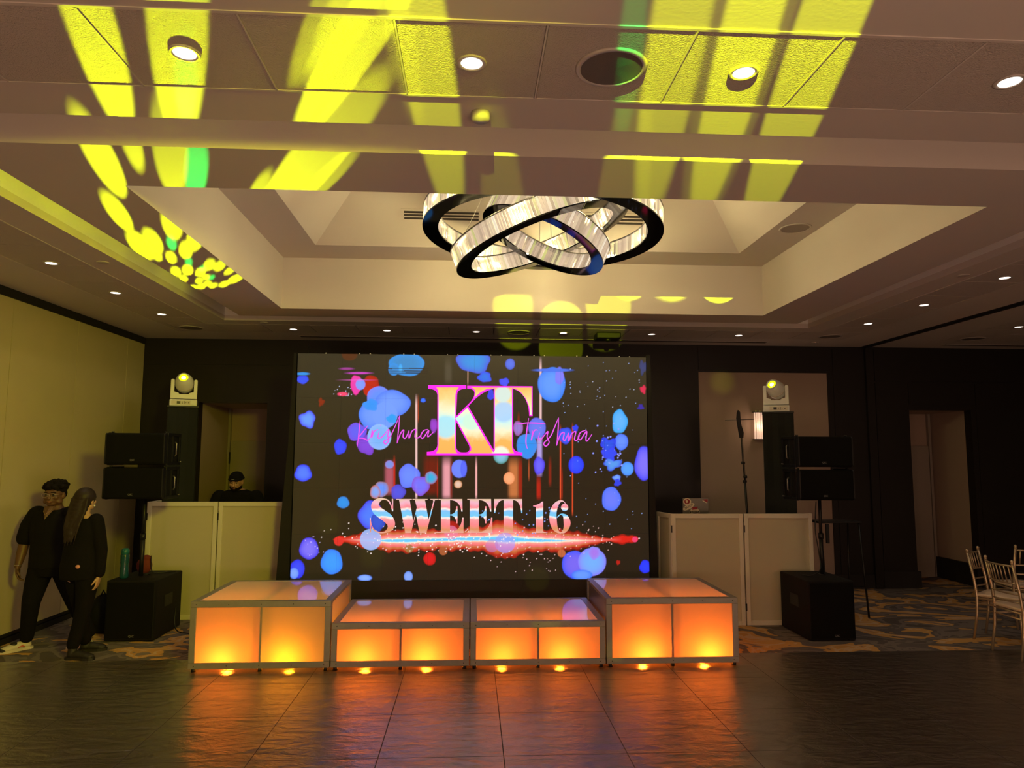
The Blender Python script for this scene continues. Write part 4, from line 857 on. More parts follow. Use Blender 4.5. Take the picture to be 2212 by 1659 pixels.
script([[(1338, 515), (1318, 650), (1305, 800), (1322, 880)], [(1175, 588), (1250, 582), (1330, 572), (1450, 576), (1540, 585)], [(1385, 665), (1370, 780), (1392, 690), (1420, 655), (1445, 665)], [(1470, 690), (1455, 765), (1485, 770), (1520, 720)], [(1473, 626), (1479, 632)],
        [(1490, 772), (1565, 675), (1558, 740), (1582, 805), (1545, 850), (1520, 815), (1600, 730), (1650, 620), (1695, 510)], [(1695, 510), (1690, 650), (1672, 845)], [(1674, 840), (1715, 715), (1762, 690), (1750, 765), (1775, 775), (1815, 690)], [(1815, 690), (1815, 790), (1850, 705), (1900, 678), (1885, 765), (1912, 782), (1950, 720)], [(2025, 660), (1960, 685), (1930, 745), (1960, 770), (2030, 672), (2022, 770), (2040, 785), (2095, 705)]], L5, 14, 'script_lettering', 'magenta handwritten name at right')
# black masking drapes either side of the wall
M_DRAPE = mat('black_masking', (.010, .009, .008), .9)
for s, pts, lab in ((-1, [(-2.0, 3.05), (-2.0, 0), (-2.16, 0), (-2.11, 1.2), (-2.06, 2.0), (-2.03, 3.05)], 'narrow black masking drape at the left edge of the video wall'), (1, [(2.045, 3.07), (2.045, 0), (2.155, 0), (2.11, 1.6), (2.085, 3.07)], 'narrow black masking drape at the right edge of the video wall')):
    b = B(); b.prism(pts, YS+.0, YS+.06, axis='y'); tag(b.build('masking_drape', M_DRAPE), lab, 'drape', 'masking drapes beside the video wall')
# ------------------------------------------------------------------ booth facades
def facade(label, panels, z, group):
    """folding white scrim screens; panels = list of ((x0,y0),(x1,y1)) on the floor"""
    t = thing('booth_facade', label, 'dj booth facade', (panels[0][0][0], panels[0][0][1], 0), 0, group)
    o = Vector((panels[0][0][0], panels[0][0][1], 0))
    for (a, c) in panels:
        a, c = Vector((*a, 0))-o, Vector((*c, 0))-o; L = (c-a).length; ang = math.atan2((c-a).y, (c-a).x)
        M = Matrix.Translation(a) @ Matrix.Rotation(ang, 4, 'Z'); w = .05
        b = B(); g = .003
        b.box(g, w, 0, .03, 0, z, M=M, bev=.003); b.box(L-w, L-g, 0, .03, 0, z, M=M, bev=.003); b.box(w, L-w, 0, .03, z-w, z, M=M, bev=.003); b.box(w, L-w, 0, .03, 0.0, w, M=M, bev=.003)
        fr = b.build('panel_frame', M_FRAMEW, t)
        b = B(); n = 14
        vv = [[b.bm.verts.new(M @ Vector((w-.005+(L-2*w+.01)*i/n, .016, w-.005+(z-2*w+.01)*j/n))) for i in range(n+1)] for j in range(n+1)]
        for j in range(n):
            for i in range(n):
                f = b.bm.faces.new((vv[j][i], vv[j][i+1], vv[j+1][i+1], vv[j+1][i])); f.smooth = True
        b.build('scrim', M_SCRIM, fr)
        for zz in (.2, z-.17):
            b = B(); b.box(-.004, .008, -.006, .0, zz-.04, zz+.04, M=M); b.build('hinge', M_BLACK, fr)
    return t
facade('white folding booth facade at left with the DJ behind it', [((-3.775, 8.95), (-3.765, 8.602)), ((-3.76, 8.60), (-2.957, 8.60)), ((-2.95, 8.60), (-2.18, 8.60))], 1.34, 'booth facades')
facade('white folding booth facade at right with the laptop on top', [((2.19, 8.40), (2.268, 8.062)), ((2.274, 8.06), (3.107, 8.06)), ((3.115, 8.06), (3.92, 8.06)), ], 1.24, 'booth facades')
def table(label, x0, x1, y0, y1, z, name='dj_table', leg=.02, foot=.0):
    t = thing(name, label, 'table', ((x0+x1)/2, (y0+y1)/2, 0)); w, d = (x1-x0)/2, (y1-y0)/2
    b = B(); b.box(-w, w, -d, d, z-.03, z, bev=.004); b.build('tabletop', M_BLACK, t)
    for sx in (-1, 1):
        for sy in (-1, 1):
            b = B(); b.tube([(sx*(w-.04), sy*(d-.04), z-.03), (sx*(w-.04+foot), sy*(d-.04), 0)], leg*.7, n=10); b.build('leg', M_BLACK, t)
    return t
table('black table hidden behind the left booth facade, carrying the DJ controller', -3.6, -2.3, 8.68, 8.96, 1.12)
table('black table behind the right booth facade, carrying the laptop', 2.4, 3.6, 8.2, 8.62, 1.165)
t = thing('dj_controller', 'black DJ controller on the table behind the left facade', 'dj controller', (-2.95, 8.82, 1.12))
b = B(); b.box(-.32, .32, -.13, .13, 0, .05, bev=.006); b.build('body', M_BLACK, t)
for s in (-1, 1):
    b = B(); b.lathe([(.0001, .062), (.09, .062), (.095, .05)], c=(s*.2, 0, 0), n=32); b.build('jog_wheel', M_STEEL, t)
# laptop with stickers
M_LAP = mat('laptop_grey', (.20, .18, .15), .4, .4)
M_STK = mat('sticker_cream', (.75, .62, .42), .6); M_RED = mat('sticker_red', (.30, .01, .015), .5); M_INK = mat('sticker_black', (.01, .01, .01), .5)
t = thing('laptop', 'open grey laptop with red and cream stickers on its lid, on the right booth', 'laptop', (2.662, 8.40, 1.165))
b = B(); b.box(-.155, .155, 0.0, .21, 0, .012, bev=.003); b.build('keyboard_base', M_LAP, t)
Ml = Matrix.Translation((0, 0.0, .008)) @ Matrix.Rotation(R(4), 4, 'X')
b = B(); b.box(-.155, .155, -.006, .002, 0, .225, M=Ml, bev=.002); lid = b.build('lid', M_LAP, t)
def sticker(name, pts, material, off, par=lid):
    b = B(); b.prism(pts, -.0066-off, -.006-off*.5, axis='y', M=Ml); return b.build(name, material, par)
ell = lambda cx, cz, a, c, n=24, rot=0: [(cx+a*math.cos(q)*math.cos(rot)-c*math.sin(q)*math.sin(rot), cz+a*math.cos(q)*math.sin(rot)+c*math.sin(q)*math.cos(rot)) for q in [2*PI*i/n for i in range(n)]]
sticker('sticker', ell(-.103, .185, .048, .042), M_STK, .0); sticker('sticker', ell(-.104, .187, .034, .030), M_RED, .0004); sticker('sticker', ell(-.107, .187, .014, .017), M_STK, .0008); sticker('sticker', [(-.118, .19), (-.107, .21), (-.112, .214), (-.124, .196)], M_STK, .0009)
sticker('sticker', ell(-.085, .125, .076, .030, rot=R(28)), M_STK, .0002)
sticker('sticker', ell(-.012, .078, .052, .036), M_STK, .0001); sticker('sticker', [(-.044, .088), (.018, .095), (.024, .125), (-.040, .120)], M_RED, .0005); sticker('sticker', ell(-.012, .062, .062, .022), M_STK, .0003); sticker('sticker', ell(-.012, .062, .058, .018), M_INK, .0006)
sticker('sticker', [(.085, .212), (.135, .175), (.145, .182), (.142, .215)], M_RED, .0004); sticker('sticker', [(.080, .195), (.128, .168), (.132, .174), (.086, .202)], M_STK, .0006)
Mt = lambda x, z, rot, off: Ml @ Matrix.Translation((x, -.0072-off, z)) @ Matrix.Rotation(PI/2, 4, 'X') @ Matrix.Rotation(rot, 4, 'Z')
text_mesh('ZAFOR', .036, 'sticker_text', M_INK, lid, Mt(-.085, .127, R(28), .0002), .0002)
text_mesh('EVENTS', .026, 'sticker_text', M_STK, lid, Mt(-.012, .062, 0, .0004), .0002)

# ------------------------------------------------------------------ loudspeakers
def line_array(label, x0, y0, z0, zh, mirror, group):
    """one cabinet: grille front, trapezoid body, rigging hardware and handles on the side that faces the room"""
    t = thing('line_array_speaker', label, 'loudspeaker', (x0+.3, y0, z0), 0, group)
    w = .30; h = zh
    b = B()
    pts = [(-w, .03), (w, .03), (w-.02, .42), (-w+.02, .42)]
    b.prism(pts, .012, h-.012, M=None); body = b.build('cabinet', M_TEXBLK, t)
    bv = body.modifiers.new('b', 'BEVEL'); bv.width = .01; bv.segments = 2
    # curved grille wrapping top and bottom
    prof = [(0.06, 0.004)]+[(-.0+.025*(1-math.sin(a)), .03-.026*math.cos(a)) for a in [PI/2*k/5 for k in range(6)]]
    prof = [(.05, .003), (.02, .005), (.006, .012), (0, .026), (0, h-.026), (.006, h-.012), (.02, h-.005), (.05, h-.003)]
    b = B(); b.prism([(y, z) for y, z in prof], -w+.012, w-.012, axis='x'); g = b.build('grille', M_GRILLE, t)
    for s in (-1, 1):
        b = B(); b.prism([(y-.002, z) for y, z in prof], min(s*w, s*(w-.013)), max(s*w, s*(w-.013)), axis='x'); b.build('end_cap', M_BLACK, t)
        b = B(); b.box(min(s*(w-.02), s*(w+.004)), max(s*(w-.02), s*(w+.004)), .07, .40, h-.03, h+.002, bev=.003); b.box(min(s*(w-.02), s*(w+.004)), max(s*(w-.02), s*(w+.004)), .07, .40, -.002, .03, bev=.003)
        for yy in (.07, .20, .375): b.box(min(s*(w-.01), s*(w+.005)), max(s*(w-.01), s*(w+.005)), yy, yy+.02, .03, h-.03)
        b.build('rigging_rail', M_BLACK, t)
        b = B(); b.tube([(s*(w+.002), .24, .09), (s*(w+.022), .24, .11), (s*(w+.022), .24, h-.11), (s*(w+.002), .24, h-.09)], .009, n=8); b.build('handle', M_STEEL, t)
        b = B(); b.tube([(s*(w-.03), .09, h-.004), (s*(w-.03), .09, h+.014)], .014, n=12); b.build('rigging_pin', M_BLACK, t)
        b = B(); b.tube([(s*(w+.004), .36, .03), (s*(w+.03), .36, .035)], .007, n=8); b.build('lock_pin', M_STEEL, t)
    Mx = Matrix.Translation((-.02, -.0012, .05)) @ Matrix.Rotation(PI/2, 4, 'X')
    text_mesh('QSC', .024, 'badge', M_LOGO, t, Mx, .0004)
    return t
G = 'line array speakers on poles'
line_array('upper line array speaker of the left pair, over the two people', -3.76, 7.55, 1.779, .333, False, G)
line_array('lower line array speaker of the left pair, on the pole', -3.76, 7.55, 1.428, .330, False, G)
line_array('upper line array speaker of the right pair, in front of the beige panel', 3.472, 7.40, 1.777, .333, True, G)
line_array('lower line array speaker of the right pair, on the pole', 3.472, 7.40, 1.426, .330, True, G)
def sub(label, x0, y0, group, chx):
    t = thing('subwoofer', label, 'subwoofer', (x0+.25, y0, 0), 0, group); w = .25; h = .605
    pts = [(-w, .05), (-w+.0, .03), (-w+.012, .0), (w-.012, 0), (w, .03), (w, .66), (w-.02, .68), (-w+.02, .68), (-w, .66)]
    b = B(); b.prism(pts, .012, h); c = b.build('cabinet', M_TEXBLK, t); bv = c.modifiers.new('b', 'BEVEL'); bv.width = .008; bv.segments = 2; bv.limit_method = 'ANGLE'
    b = B(); b.box(-w+.018, w-.018, -.006, .002, .03, h-.02, bev=.004); b.build('grille', M_GRILLE, t)
    for s in (-1, 1):
        b = B(); b.box(min(s*w, s*(w+.003)), max(s*w, s*(w+.003)), .22, .42, .30, .42, bev=.001); hd = b.build('handle_plate', M_BLACK, t)
        b = B(); b.box(min(s*(w-.0), s*(w+.004)), max(s*(w-.0), s*(w+.004)), .25, .31, .325, .395); b.build('handle_recess', M_INK, hd)
    for sx in (-1, 1):
        for sy in (.06, .62):
            b = B(); b.tube([(sx*(w-.06), sy, 0), (sx*(w-.06), sy, .014)], .02, n=12); b.build('foot', M_BLACK, t)
    b = B(); b.tube([(-.03+(.13 if chx else 0), .40, h), (-.03+(.13 if chx else 0), .40, h+.012)], .04, n=20); b.build('pole_cup', M_BLACK, t)
    Mx = Matrix.Translation((.03 if not chx else .04, -.0066, .055)) @ Matrix.Rotation(PI/2, 4, 'X')
    text_mesh('QSC', .028, 'badge', M_LOGO, t, Mx, .0004)
    return t
sub('black subwoofer at left beside the two people, bottle on top', -3.70, 7.62, 'subwoofers', False)
sub('black subwoofer at right on the carpet near the chairs', 3.49, 7.34, 'subwoofers', True)
def pole(label, x, y, z0, z1, cx):
    t = thing('speaker_pole', label, 'speaker pole', (x, y, z0), 0, 'speaker poles')
    b = B(); b.tube([(0, 0, 0), (0, 0, (z1-z0)*.5)], .021, n=16); b.build('lower_tube', M_BLACK, t)
    b = B(); b.tube([(0, 0, (z1-z0)*.5), (0, 0, z1-z0)], .0175, n=16); b.build('upper_tube', M_BLACK, t)
    b = B(); b.tube([(0, 0, (z1-z0)*.5-.03), (0, 0, (z1-z0)*.5+.03)], .028, n=16); b.build('collar', M_BLACK, t)
    return t
pole('black pole carrying the left speaker pair above the subwoofer', -3.455, 7.84, .618, 1.437, 0)
pole('black pole carrying the right speaker pair above the subwoofer', 3.84, 7.72, .618, 1.436, 0)
def cable(label, pts, r=.006, col=None, name='cable', group='loose black cables'):
    P = [Vector(p) for p in pts]; out = []
    for i in range(len(P)-1):
        a, b_, c, d = P[max(i-1, 0)], P[i], P[i+1], P[min(i+2, len(P)-1)]
        for k in range(8):
            q = k/8; out.append(.5*((2*b_)+(c-a)*q+(2*a-5*b_+4*c-d)*q*q+(3*b_-3*c+d-a)*q**3))
    out.append(P[-1]); b = B(); b.tube(out, r, n=8); return tag(b.build(name, col or M_BLACK), label, 'cable', group)
cable('thin black cable curling down from the right speakers to the subwoofer top', [(3.80, 7.72, 1.40), (3.77, 7.70, 1.1), (3.80, 7.70, .85), (3.79, 7.66, .68), (3.68, 7.64, .616), (3.60, 7.70, .616)])
cable('thin black cable lying on top of the left subwoofer behind the pole', [(-3.45, 8.05, .80), (-3.44, 8.06, .64), (-3.38, 8.1, .613), (-3.30, 8.15, .613), (-3.24, 8.2, .613)])
cable('black cable on the carpet from the left subwoofer to the stage', [(-3.18, 8.1, .25), (-3.17, 8.06, .08), (-3.1, 8.0, .008), (-2.9, 7.9, .008), (-2.7, 7.75, .008), (-2.5, 7.75, .008)])
# water bottle and red pouch on the left subwoofer
M_BOT = mat('blue_clear_plastic', (.015, .10, .15), .12, trans=.3)
M_CAP = mat('teal_cap', (.015, .14, .18), .4)
t = thing('water_bottle', 'translucent blue water bottle with teal cap on the left subwoofer', 'bottle', (-3.60, 7.78, .606))
B().lathe([(.0001, 0), (.040, .002), (.043, .015), (.043, .10), (.038, .13), (.043, .16), (.043, .235), (.034, .255)], n=28).build('body', M_BOT, t)
B().lathe([(.036, .25), (.040, .252), (.040, .285), (.028, .305), (.0001, .308)], n=24).build('cap', M_CAP, t)
b = B(); b.tube([(0, -.03, .29), (0, -.045, .30), (0, -.045, .27)], .006, n=8); b.build('carry_loop', M_CAP, t)
t = thing('fabric_pouch', 'dark red soft pouch beside the speaker pole on the left subwoofer', 'pouch', (-3.53, 8.08, .606))
b = B(); b.ball((0, 0, .085), (.085, .05, .088)); b.ball((.02, 0, .16), (.05, .035, .04)); remeshed(b, 'body', mat('dark_red_fabric', (.16, .02, .015), .8), t, .008)
# backpack on the floor by the left subwoofer
t = thing('backpack', 'black backpack slumped on the carpet left of the subwoofer', 'backpack', (-3.92, 8.05, 0))
b = B(); b.ball((0, 0, .17), (.15, .12, .18)); b.ball((0, .02, .30), (.11, .09, .10)); b.box(-.12, .12, -.09, .09, .005, .12); remeshed(b, 'body', M_TEXBLK, t, .012, 8)
b = B(); b.tube([(-.08, -.09, .36), (-.16, -.13, .30), (-.19, -.14, .18), (-.15, -.12, .06)], .014, n=8); b.build('strap', M_BLACK, t)
b = B(); b.tube([(-.03, -.02, .37), (0, -.02, .44), (.04, -.02, .37)], .009, n=8); b.build('top_handle', M_BLACK, t)

# ------------------------------------------------------------------ stand with slim fin behind the right booth
t = thing('antenna_stand', 'tall slim black stand with a tapering fin and thin crossbar before the beige panel', 'stand', (3.42, 8.70, 0))
px = lambda u, v: at(1, 8.70, u, v)-Vector((3.42, 8.70, 0))
p0, p1, p2, p3, p4 = px(1614, 1108), px(1609, 1040), px(1605, 1000), px(1601, 945), px(1596, 886)
b = B(); b.tube([(0, 0, .02), (.0, 0, .9), p0, p1], .014, n=12); b.build('pole', M_BLACK, t)
b = B(); b.tube([p1, p2, p3], .008, n=10); b.tube([p1+Vector((.012, 0, 0)), p2+Vector((.016, 0, 0)), p3+Vector((.014, 0, 0))], .003, n=6); b.build('upper_rod', M_BLACK, t)
b = B()
fin = [px(1594, 886), px(1598, 890), px(1600, 915), px(1606, 935), px(1605, 946), px(1598, 946), px(1595, 930), px(1591, 905), px(1592, 892)]
b.prism([(p.x, p.z) for p in fin], -.012, .012, axis='y'); b.build('fin', M_BLACK, t)
b = B(); b.tube([px(1566, 907.5), px(1629, 906)], .004, n=8); b.build('crossbar', M_STEEL, t)
for q in (p1, p2, px(1610, 1030)):
    b = B(); b.tube([q+Vector((-.02, 0, 0)), q+Vector((.02, 0, 0))], .017, n=12); b.build('clamp', M_BLACK, t)
for a in (90, 210, 330):
    b = B(); b.tube([(0, 0, .16), (.28*math.cos(R(a)), .28*math.sin(R(a)), .012)], .010, n=8); b.build('leg', M_BLACK, t)
# folding stand table right of the right booth
t = thing('folding_stand', 'narrow black folding stand with splayed legs behind the right subwoofer', 'stand', (4.45, 8.60, 0))
b = B(); b.box(-.27, .27, -.15, .15, 1.095, 1.118, bev=.004); b.build('tabletop', M_BLACK, t)
for s in (-1, 1):
    for yy in (-.13, .13):
        b = B(); b.tube([(s*.24, yy, 1.095), (s*(.27 if s > 0 else .22), yy*1.6, 0)], .012, n=8); b.build('leg', M_BLACK, t)
b = B(); b.box(-.19, -.15, -.17, -.15, .86, 1.09, bev=.003); b.build('power_adapter', M_BLACK, t)
b = B(); b.tube([(-.24, -.13, .35), (.26, -.17, .35)], .007, n=8); b.build('crossbar', M_BLACK, t)

# ------------------------------------------------------------------ crystal wall sconce
t = thing('wall_sconce', 'lit crystal rod wall sconce on the beige panel, half behind the tall pedestal', 'wall light', (4.27, YB+.03, 2.14))
M_ROD = mat('lit_crystal_rod', (.6, .5, .42), .1, emit=(1.0, .62, .42), estr=.75, var=.3, vscale=12)
b = B(); b.box(-.13, .13, -.085, -.0, 0, .015); b.box(-.13, .13, -.085, -.0, .40, .415); b.box(-.08, .08, -.02, 0, .015, .40); b.build('bracket', M_STEEL, t)
random.seed(2)
b = B()
for i in range(10):
    x = -.115+i*.0256; b.tube([(x, -.07+.01*math.cos(i*2), .015), (x, -.07+.01*math.cos(i*2), .40)], .0115, n=8)
b.build('crystal_rods', M_ROD, t)
for i in range(3):
    b = B(); b.ball((-.09+i*.06, -.05, .42), .011, n=10); b.build('finial', mat('self_lit_brass', (.7, .6, .15), .3, .8, emit=(.6, .7, .05), estr=.3), t)  # brass given a faint yellow-green glow of its own, not a lamp
lamp('POINT', 'sconce_lamp', (-.06, -.16, .2), 1.2, (1, .62, .42), t, shadow_soft_size=.05)

# ------------------------------------------------------------------ banquet chairs
M_CHAIR = mat('champagne_metal', (.58, .45, .29), .32, .7)
M_SEAT = mat('champagne_satin', (.72, .54, .38), .34)
def chair(label, loc, rz):
    """ladder and spindle back banquet chair; local +x is the front"""
    t = thing('banquet_chair', label, 'chair', loc, rz, 'champagne banquet chairs')
    for s in (-1, 1):
        b = B(); b.tube([(-.235, s*.195, 0), (-.195, s*.19, .25), (-.185, s*.188, .44), (-.205, s*.183, .62), (-.255, s*.178, .89)], [.0125, .0135, .015, .0145, .0135], n=12)
        b.build('rear_leg', M_CHAIR, t)
        b = B(); b.lathe([(.0001, .925), (.010, .922), (.0165, .912), (.0165, .902), (.011, .897), (.016, .893), (.016, .886)], c=(-.256, s*.178, 0), n=14); b.build('finial', M_CHAIR, t)
        b = B(); b.tube([(.20, s*.20, 0), (.19, s*.195, .25), (.185, s*.19, .44)], [.0115, .0125, .015], n=12); b.build('front_leg', M_CHAIR, t)
    b = B()
    for z in (.425, .37):
        r_ = .010 if z > .4 else .008
        b.tube([(-.19, -.19, z), (.185, -.19, z)], r_, n=8); b.tube([(-.19, .19, z), (.185, .19, z)], r_, n=8); b.tube([(.185, -.19, z), (.185, .19, z)], r_, n=8); b.tube([(-.19, -.19, z), (-.19, .19, z)], r_, n=8)
    b.build('seat_frame', M_CHAIR, t)
    def xb(z): return -.205-.05*(z-.62)/.27 if z > .62 else -.185-.02*(z-.44)/.18
    for z in (.865, .70, .60, .525):
        b = B(); b.tube([(xb(z)-.035*(1-(k/4)**2), .18*k/4, z) for k in range(-4, 5)], .0085 if z != .865 else .009, n=8); b.build('back_rail', M_CHAIR, t)
    for k in range(-3, 4):
        y = k*.045; c_ = .035*(1-(y/.18)**2)
        b = B(); b.tube([(xb(.70)-c_, y, .70), (xb(.865)-c_, y, .865)], .0065, n=8); b.build('spindle', M_CHAIR, t)
    b = B(); b.box(-.20, .205, -.20, .20, .44, .475, bev=.014); b.ball((0, 0, .472), (.19, .19, .022), n=24); remeshed(b, 'seat_cushion', M_SEAT, t, .007, 6)
    return t
chair('champagne banquet chair nearest the stage at the right edge, seen from its side', (5.56, 7.30, 0), R(-52))
chair('champagne banquet chair in front, closest to the camera, facing right', (5.36, 6.73, 0), R(-1))
chair('champagne banquet chair cut off by the right edge of the picture', (6.27, 7.93, 0), R(80))
# ------------------------------------------------------------------ people
M_SKIND = mat('brown_skin', (.115, .052, .026), .5); M_SKINM = mat('tan_skin', (.40, .22, .13), .5); M_SKINL = mat('light_tan_skin', (.50, .30, .19), .5)
M_CLOTH = mat('black_cotton', (.006, .0048, .0045), .9, spec=.15, bump=.2, bscale=80); M_CLOTH2 = mat('black_trousers', (.0055, .0045, .005), .9, spec=.15, bump=.2, bscale=60)
M_HAIRB = mat('black_curly_hair', (.007, .0045, .003), .85, spec=.15, bump=1.0, bscale=70); M_HAIRD = mat('dark_brown_hair', (.022, .013, .008), .55, spec=.3)
M_SHOE = mat('black_shoe', (.014, .011, .009), .6); M_SOLEW = mat('white_rubber', (.62, .56, .48), .5); M_SHOER = mat('red_leather', (.55, .10, .04), .5)
M_EYE = mat('eye_white', (.22, .19, .16), .4); M_PUPIL = mat('dark_iris', (.01, .008, .006), .2); M_LIP = mat('lips', (.22, .08, .05), .5)
V = Vector
def head_on(b, c, yaw, pitch=0.0, s=1.0, jaw=1.0):
    """adds a shaped head to the body mesh; local -y is the face. returns local frame"""
    M = Matrix.Translation(c) @ Matrix.Rotation(yaw, 4, 'Z') @ Matrix.Rotation(pitch, 4, 'X') @ Matrix.Scale(s, 4)
    def bl(p, r):
        mm = M @ Matrix.Translation(p) @ Matrix.Diagonal((*r, 1)); res = bmesh.ops.create_uvsphere(b.bm, u_segments=20, v_segments=14, radius=1, matrix=mm)
    bl((0, .012, .022), (.076, .094, .092)); bl((0, -.016, -.035), (.062*jaw, .070, .072)); bl((0, -.050, -.078), (.036*jaw, .030, .026))      # skull, face, chin
    bl((0, -.078, .030), (.050, .018, .020))                                                             # brow
    for s_ in (-1, 1):
        bl((s_*.040, -.062, -.022), (.024, .022, .020)); bl((s_*.078, .010, -.010), (.010, .020, .030)); bl((s_*.050*jaw, -.02, -.062), (.022, .040, .026))
    bl((0, -.093, -.012), (.0115, .014, .026)); bl((0, -.100, -.028), (.019, .013, .011)); bl((0, -.082, -.052), (.024, .012, .009)); bl((0, -.081, -.064), (.022, .012, .008))
    return M
def face_parts(M, body, closed=False):
    for s_ in (-1, 1):
        b = B(); b.ball((0, 0, 0), (.0125, .0125, .0095), n=14, M=None); b.bm.transform(M @ Matrix.Translation((s_*.031, -.0745, .006))); e = b.build('eye', M_EYE, body)
        b = B(); b.ball((0, 0, 0), (.0065, .003, .0062), n=10); b.bm.transform(M @ Matrix.Translation((s_*.031, -.0855, .005))); b.build('iris', M_PUPIL, e)
        b = B(); b.tube([(s_*.014, -.092, .026), (s_*.034, -.090, .031), (s_*.052, -.078, .026)], [.003, .005, .003], n=8); b.bm.transform(M); b.build('eyebrow', M_HAIRB, body)
    b = B(); b.tube([(-.024, -.086, -.057), (-.008, -.095, -.054), (0, -.096, -.0555), (.008, -.095, -.054), (.024, -.086, -.057)], [.002, .005, .005, .005, .002], n=8); b.tube([(-.020, -.086, -.060), (0, -.095, -.065), (.020, -.086, -.060)], [.002, .006, .002], n=8); b.bm.transform(M); b.build('lips', M_LIP, body)
def hand_on(b, wrist, d, side, palm_n, curl=.5, s=1.0):
    """five fingered hand starting at the wrist; d = pointing direction, palm_n = palm normal, side = +-1 thumb side"""
    d = V(d).normalized(); n = V(palm_n); n = (n-d*n.dot(d)).normalized(); w = d.cross(n)*side; wr = V(wrist)
    b.tube([wr-d*.01, wr+d*.03*s, wr+d*.06*s, wr+d*.088*s], [(.020*s, .026*s), (.016*s, .034*s), (.015*s, .040*s), (.010*s, .036*s)], n=12) if False else None
    for k in range(4):
        o = (-.030+.02*k)*s
        b.tube([wr+w*o*.5, wr+d*.045*s+w*o*.9, wr+d*.088*s+w*o], [.016*s, .0155*s, .011*s], n=10)
    for k, (ln) in enumerate((.062, .074, .078, .068)):
        o = (-.031+.0207*k)*s; p = wr+d*.086*s+w*o; dirn = d.copy(); pts = [p-d*.01]; q = p
        for j, f in enumerate((.42, .32, .26)):
            a = curl*(.5+.35*j); dirn = (dirn*math.cos(a)+n*math.sin(a)).normalized(); q = q+dirn*ln*f*s; pts.append(q)
        b.tube(pts, [.0092*s, .0088*s, .0080*s, .0062*s], n=8)
        b.ball(q, .0062*s, n=8)
    p = wr+d*.022*s+w*.022*s; q1 = p+(w*.7+d*.7+n*.25).normalized()*.040*s; q2 = q1+(w*.25+d*.9+n*.4).normalized()*.030*s; q3 = q2+(d*.9+n*.5-w*.05).normalized()*.024*s
    b.tube([p-w*.012, q1, q2, q3], [.015*s, .0115*s, .0098*s, .0072*s], n=8); b.ball(q3, .0072*s, n=8)
def torso(b, rows, mult=1.0, n=24):
    """stack of elliptical sections: (centre, half width, half depth, yaw)"""
    rg = []
    for c, a, d, yw in rows:
        rg.append([b.bm.verts.new((c[0]+a*mult*math.cos(t)*math.cos(yw)-d*mult*math.sin(t)*math.sin(yw), c[1]+a*mult*math.cos(t)*math.sin(yw)+d*mult*math.sin(t)*math.cos(yw), c[2])) for t in [2*PI*k/n for k in range(n)]])
    for i in range(len(rg)-1):
        for j in range(n): b.bm.faces.new((rg[i][j], rg[i][(j+1) % n], rg[i+1][(j+1) % n], rg[i+1][j]))
    b.bm.faces.new(rg[0]); b.bm.faces.new(rg[-1])
def limb(b, pts, rs, ball=True):
    b.tube(pts, rs, n=16)
    for p, r_ in zip(pts, rs): b.ball(p, r_*.99 if not isinstance(r_, tuple) else min(r_), n=14)
def shoe(par, heel, toe, mats, up=.105, w=.043, name='shoe'):
    h, t = V(heel), V(toe); d = (t-h).normalized(); L = (t-h).length; zz = max(h.z, 0)
    b = B(); b.tube([h+V((0, 0, .040))-d*.0, h+d*L*.35+V((0, 0, .045)), h+d*L*.7+V((0, 0, .036)), t+V((0, 0, .028))-d*.02], [(w*.80, .036), (w*.9, .042), (w, .032), (w*.75, .024)], n=16)
    b.tube([h+d*.02+V((0, 0, .04)), h+d*.03+V((0, 0, up))], [.042, .036], n=14)
    b.ball(h+d*.015+V((0, 0, .04)), (w*.85, w*.85, .036)); b.ball(t-d*.045+V((0, 0, .030)), (w*.95, w*.95, .026))
    u = remeshed(b, name, mats[0], par, .006, 4)
    s = B(); n = 10; side = V((-d.y, d.x, 0)); out = []
    for k, ww in ((0.0, .6), (.08, .85), (.35, .80), (.7, 1.05), (.9, .9), (1.0, .45)): out.append((k, ww))
    P = [h-d*.03+(t-h+d*.03)*k+side*w*ww for k, ww in out]+[h-d*.03+(t-h+d*.03)*k-side*w*ww for k, ww in out[::-1]]
    lo = [s.bm.verts.new((p.x, p.y, p.z)) for p in P]; hi = [s.bm.verts.new((p.x, p.y, p.z+.024)) for p in P]
    s.bm.faces.new(lo); s.bm.faces.new(hi)
    for i in range(len(P)): s.bm.faces.new((lo[i], lo[(i+1) % len(P)], hi[(i+1) % len(P)], hi[i]))
    s.build('sole', mats[1], u); return u, d, side

# ---- man walking, black shirt
t = thing('person', 'person with curly hair and glasses in a black v-neck shirt, striding by the left wall', 'person', (-4.12, 7.40, 0)); t.scale = (1.03, 1.0, .975)
O = V((-4.06, 7.25, 0)); yw = R(-18)
hipL, hipR = V((.085, .03, .80)), V((-.095, -.01, .80))
knR, anR = V((-.13, -.07, .46)), V((-.175, -.02, .10))
knL, anL = V((.20, .05, .46)), V((.30, .17, .10))
shR, shL = V((-.215, .02, 1.335)), V((.19, -.02, 1.335))
elR, wrR = V((-.285, .03, 1.05)), V((-.285, -.05, .815)); elL, wrL = V((.23, .10, 1.06)), V((.20, .10, .83))
hd = V((-.005, -.03, 1.525))
rows = [((0, 0, .72), .155, .125, 0), ((0, 0, .80), .185, .145, 0), ((-.005, 0, .90), .180, .145, 0), ((-.01, 0, 1.02), .172, .140, 0), ((-.01, 0, 1.16), .190, .140, 0), ((-.01, 0, 1.27), .195, .125, 0), ((-.01, .0, 1.345), .165, .095, 0), ((-.005, 0, 1.39), .085, .070, 0), ((-.003, -.005, 1.42), .058, .058, 0)]
b = B(); torso(b, rows)
limb(b, [hd+V((0, .03, -.15)), hd+V((0, .01, -.06))], [.066, .062])
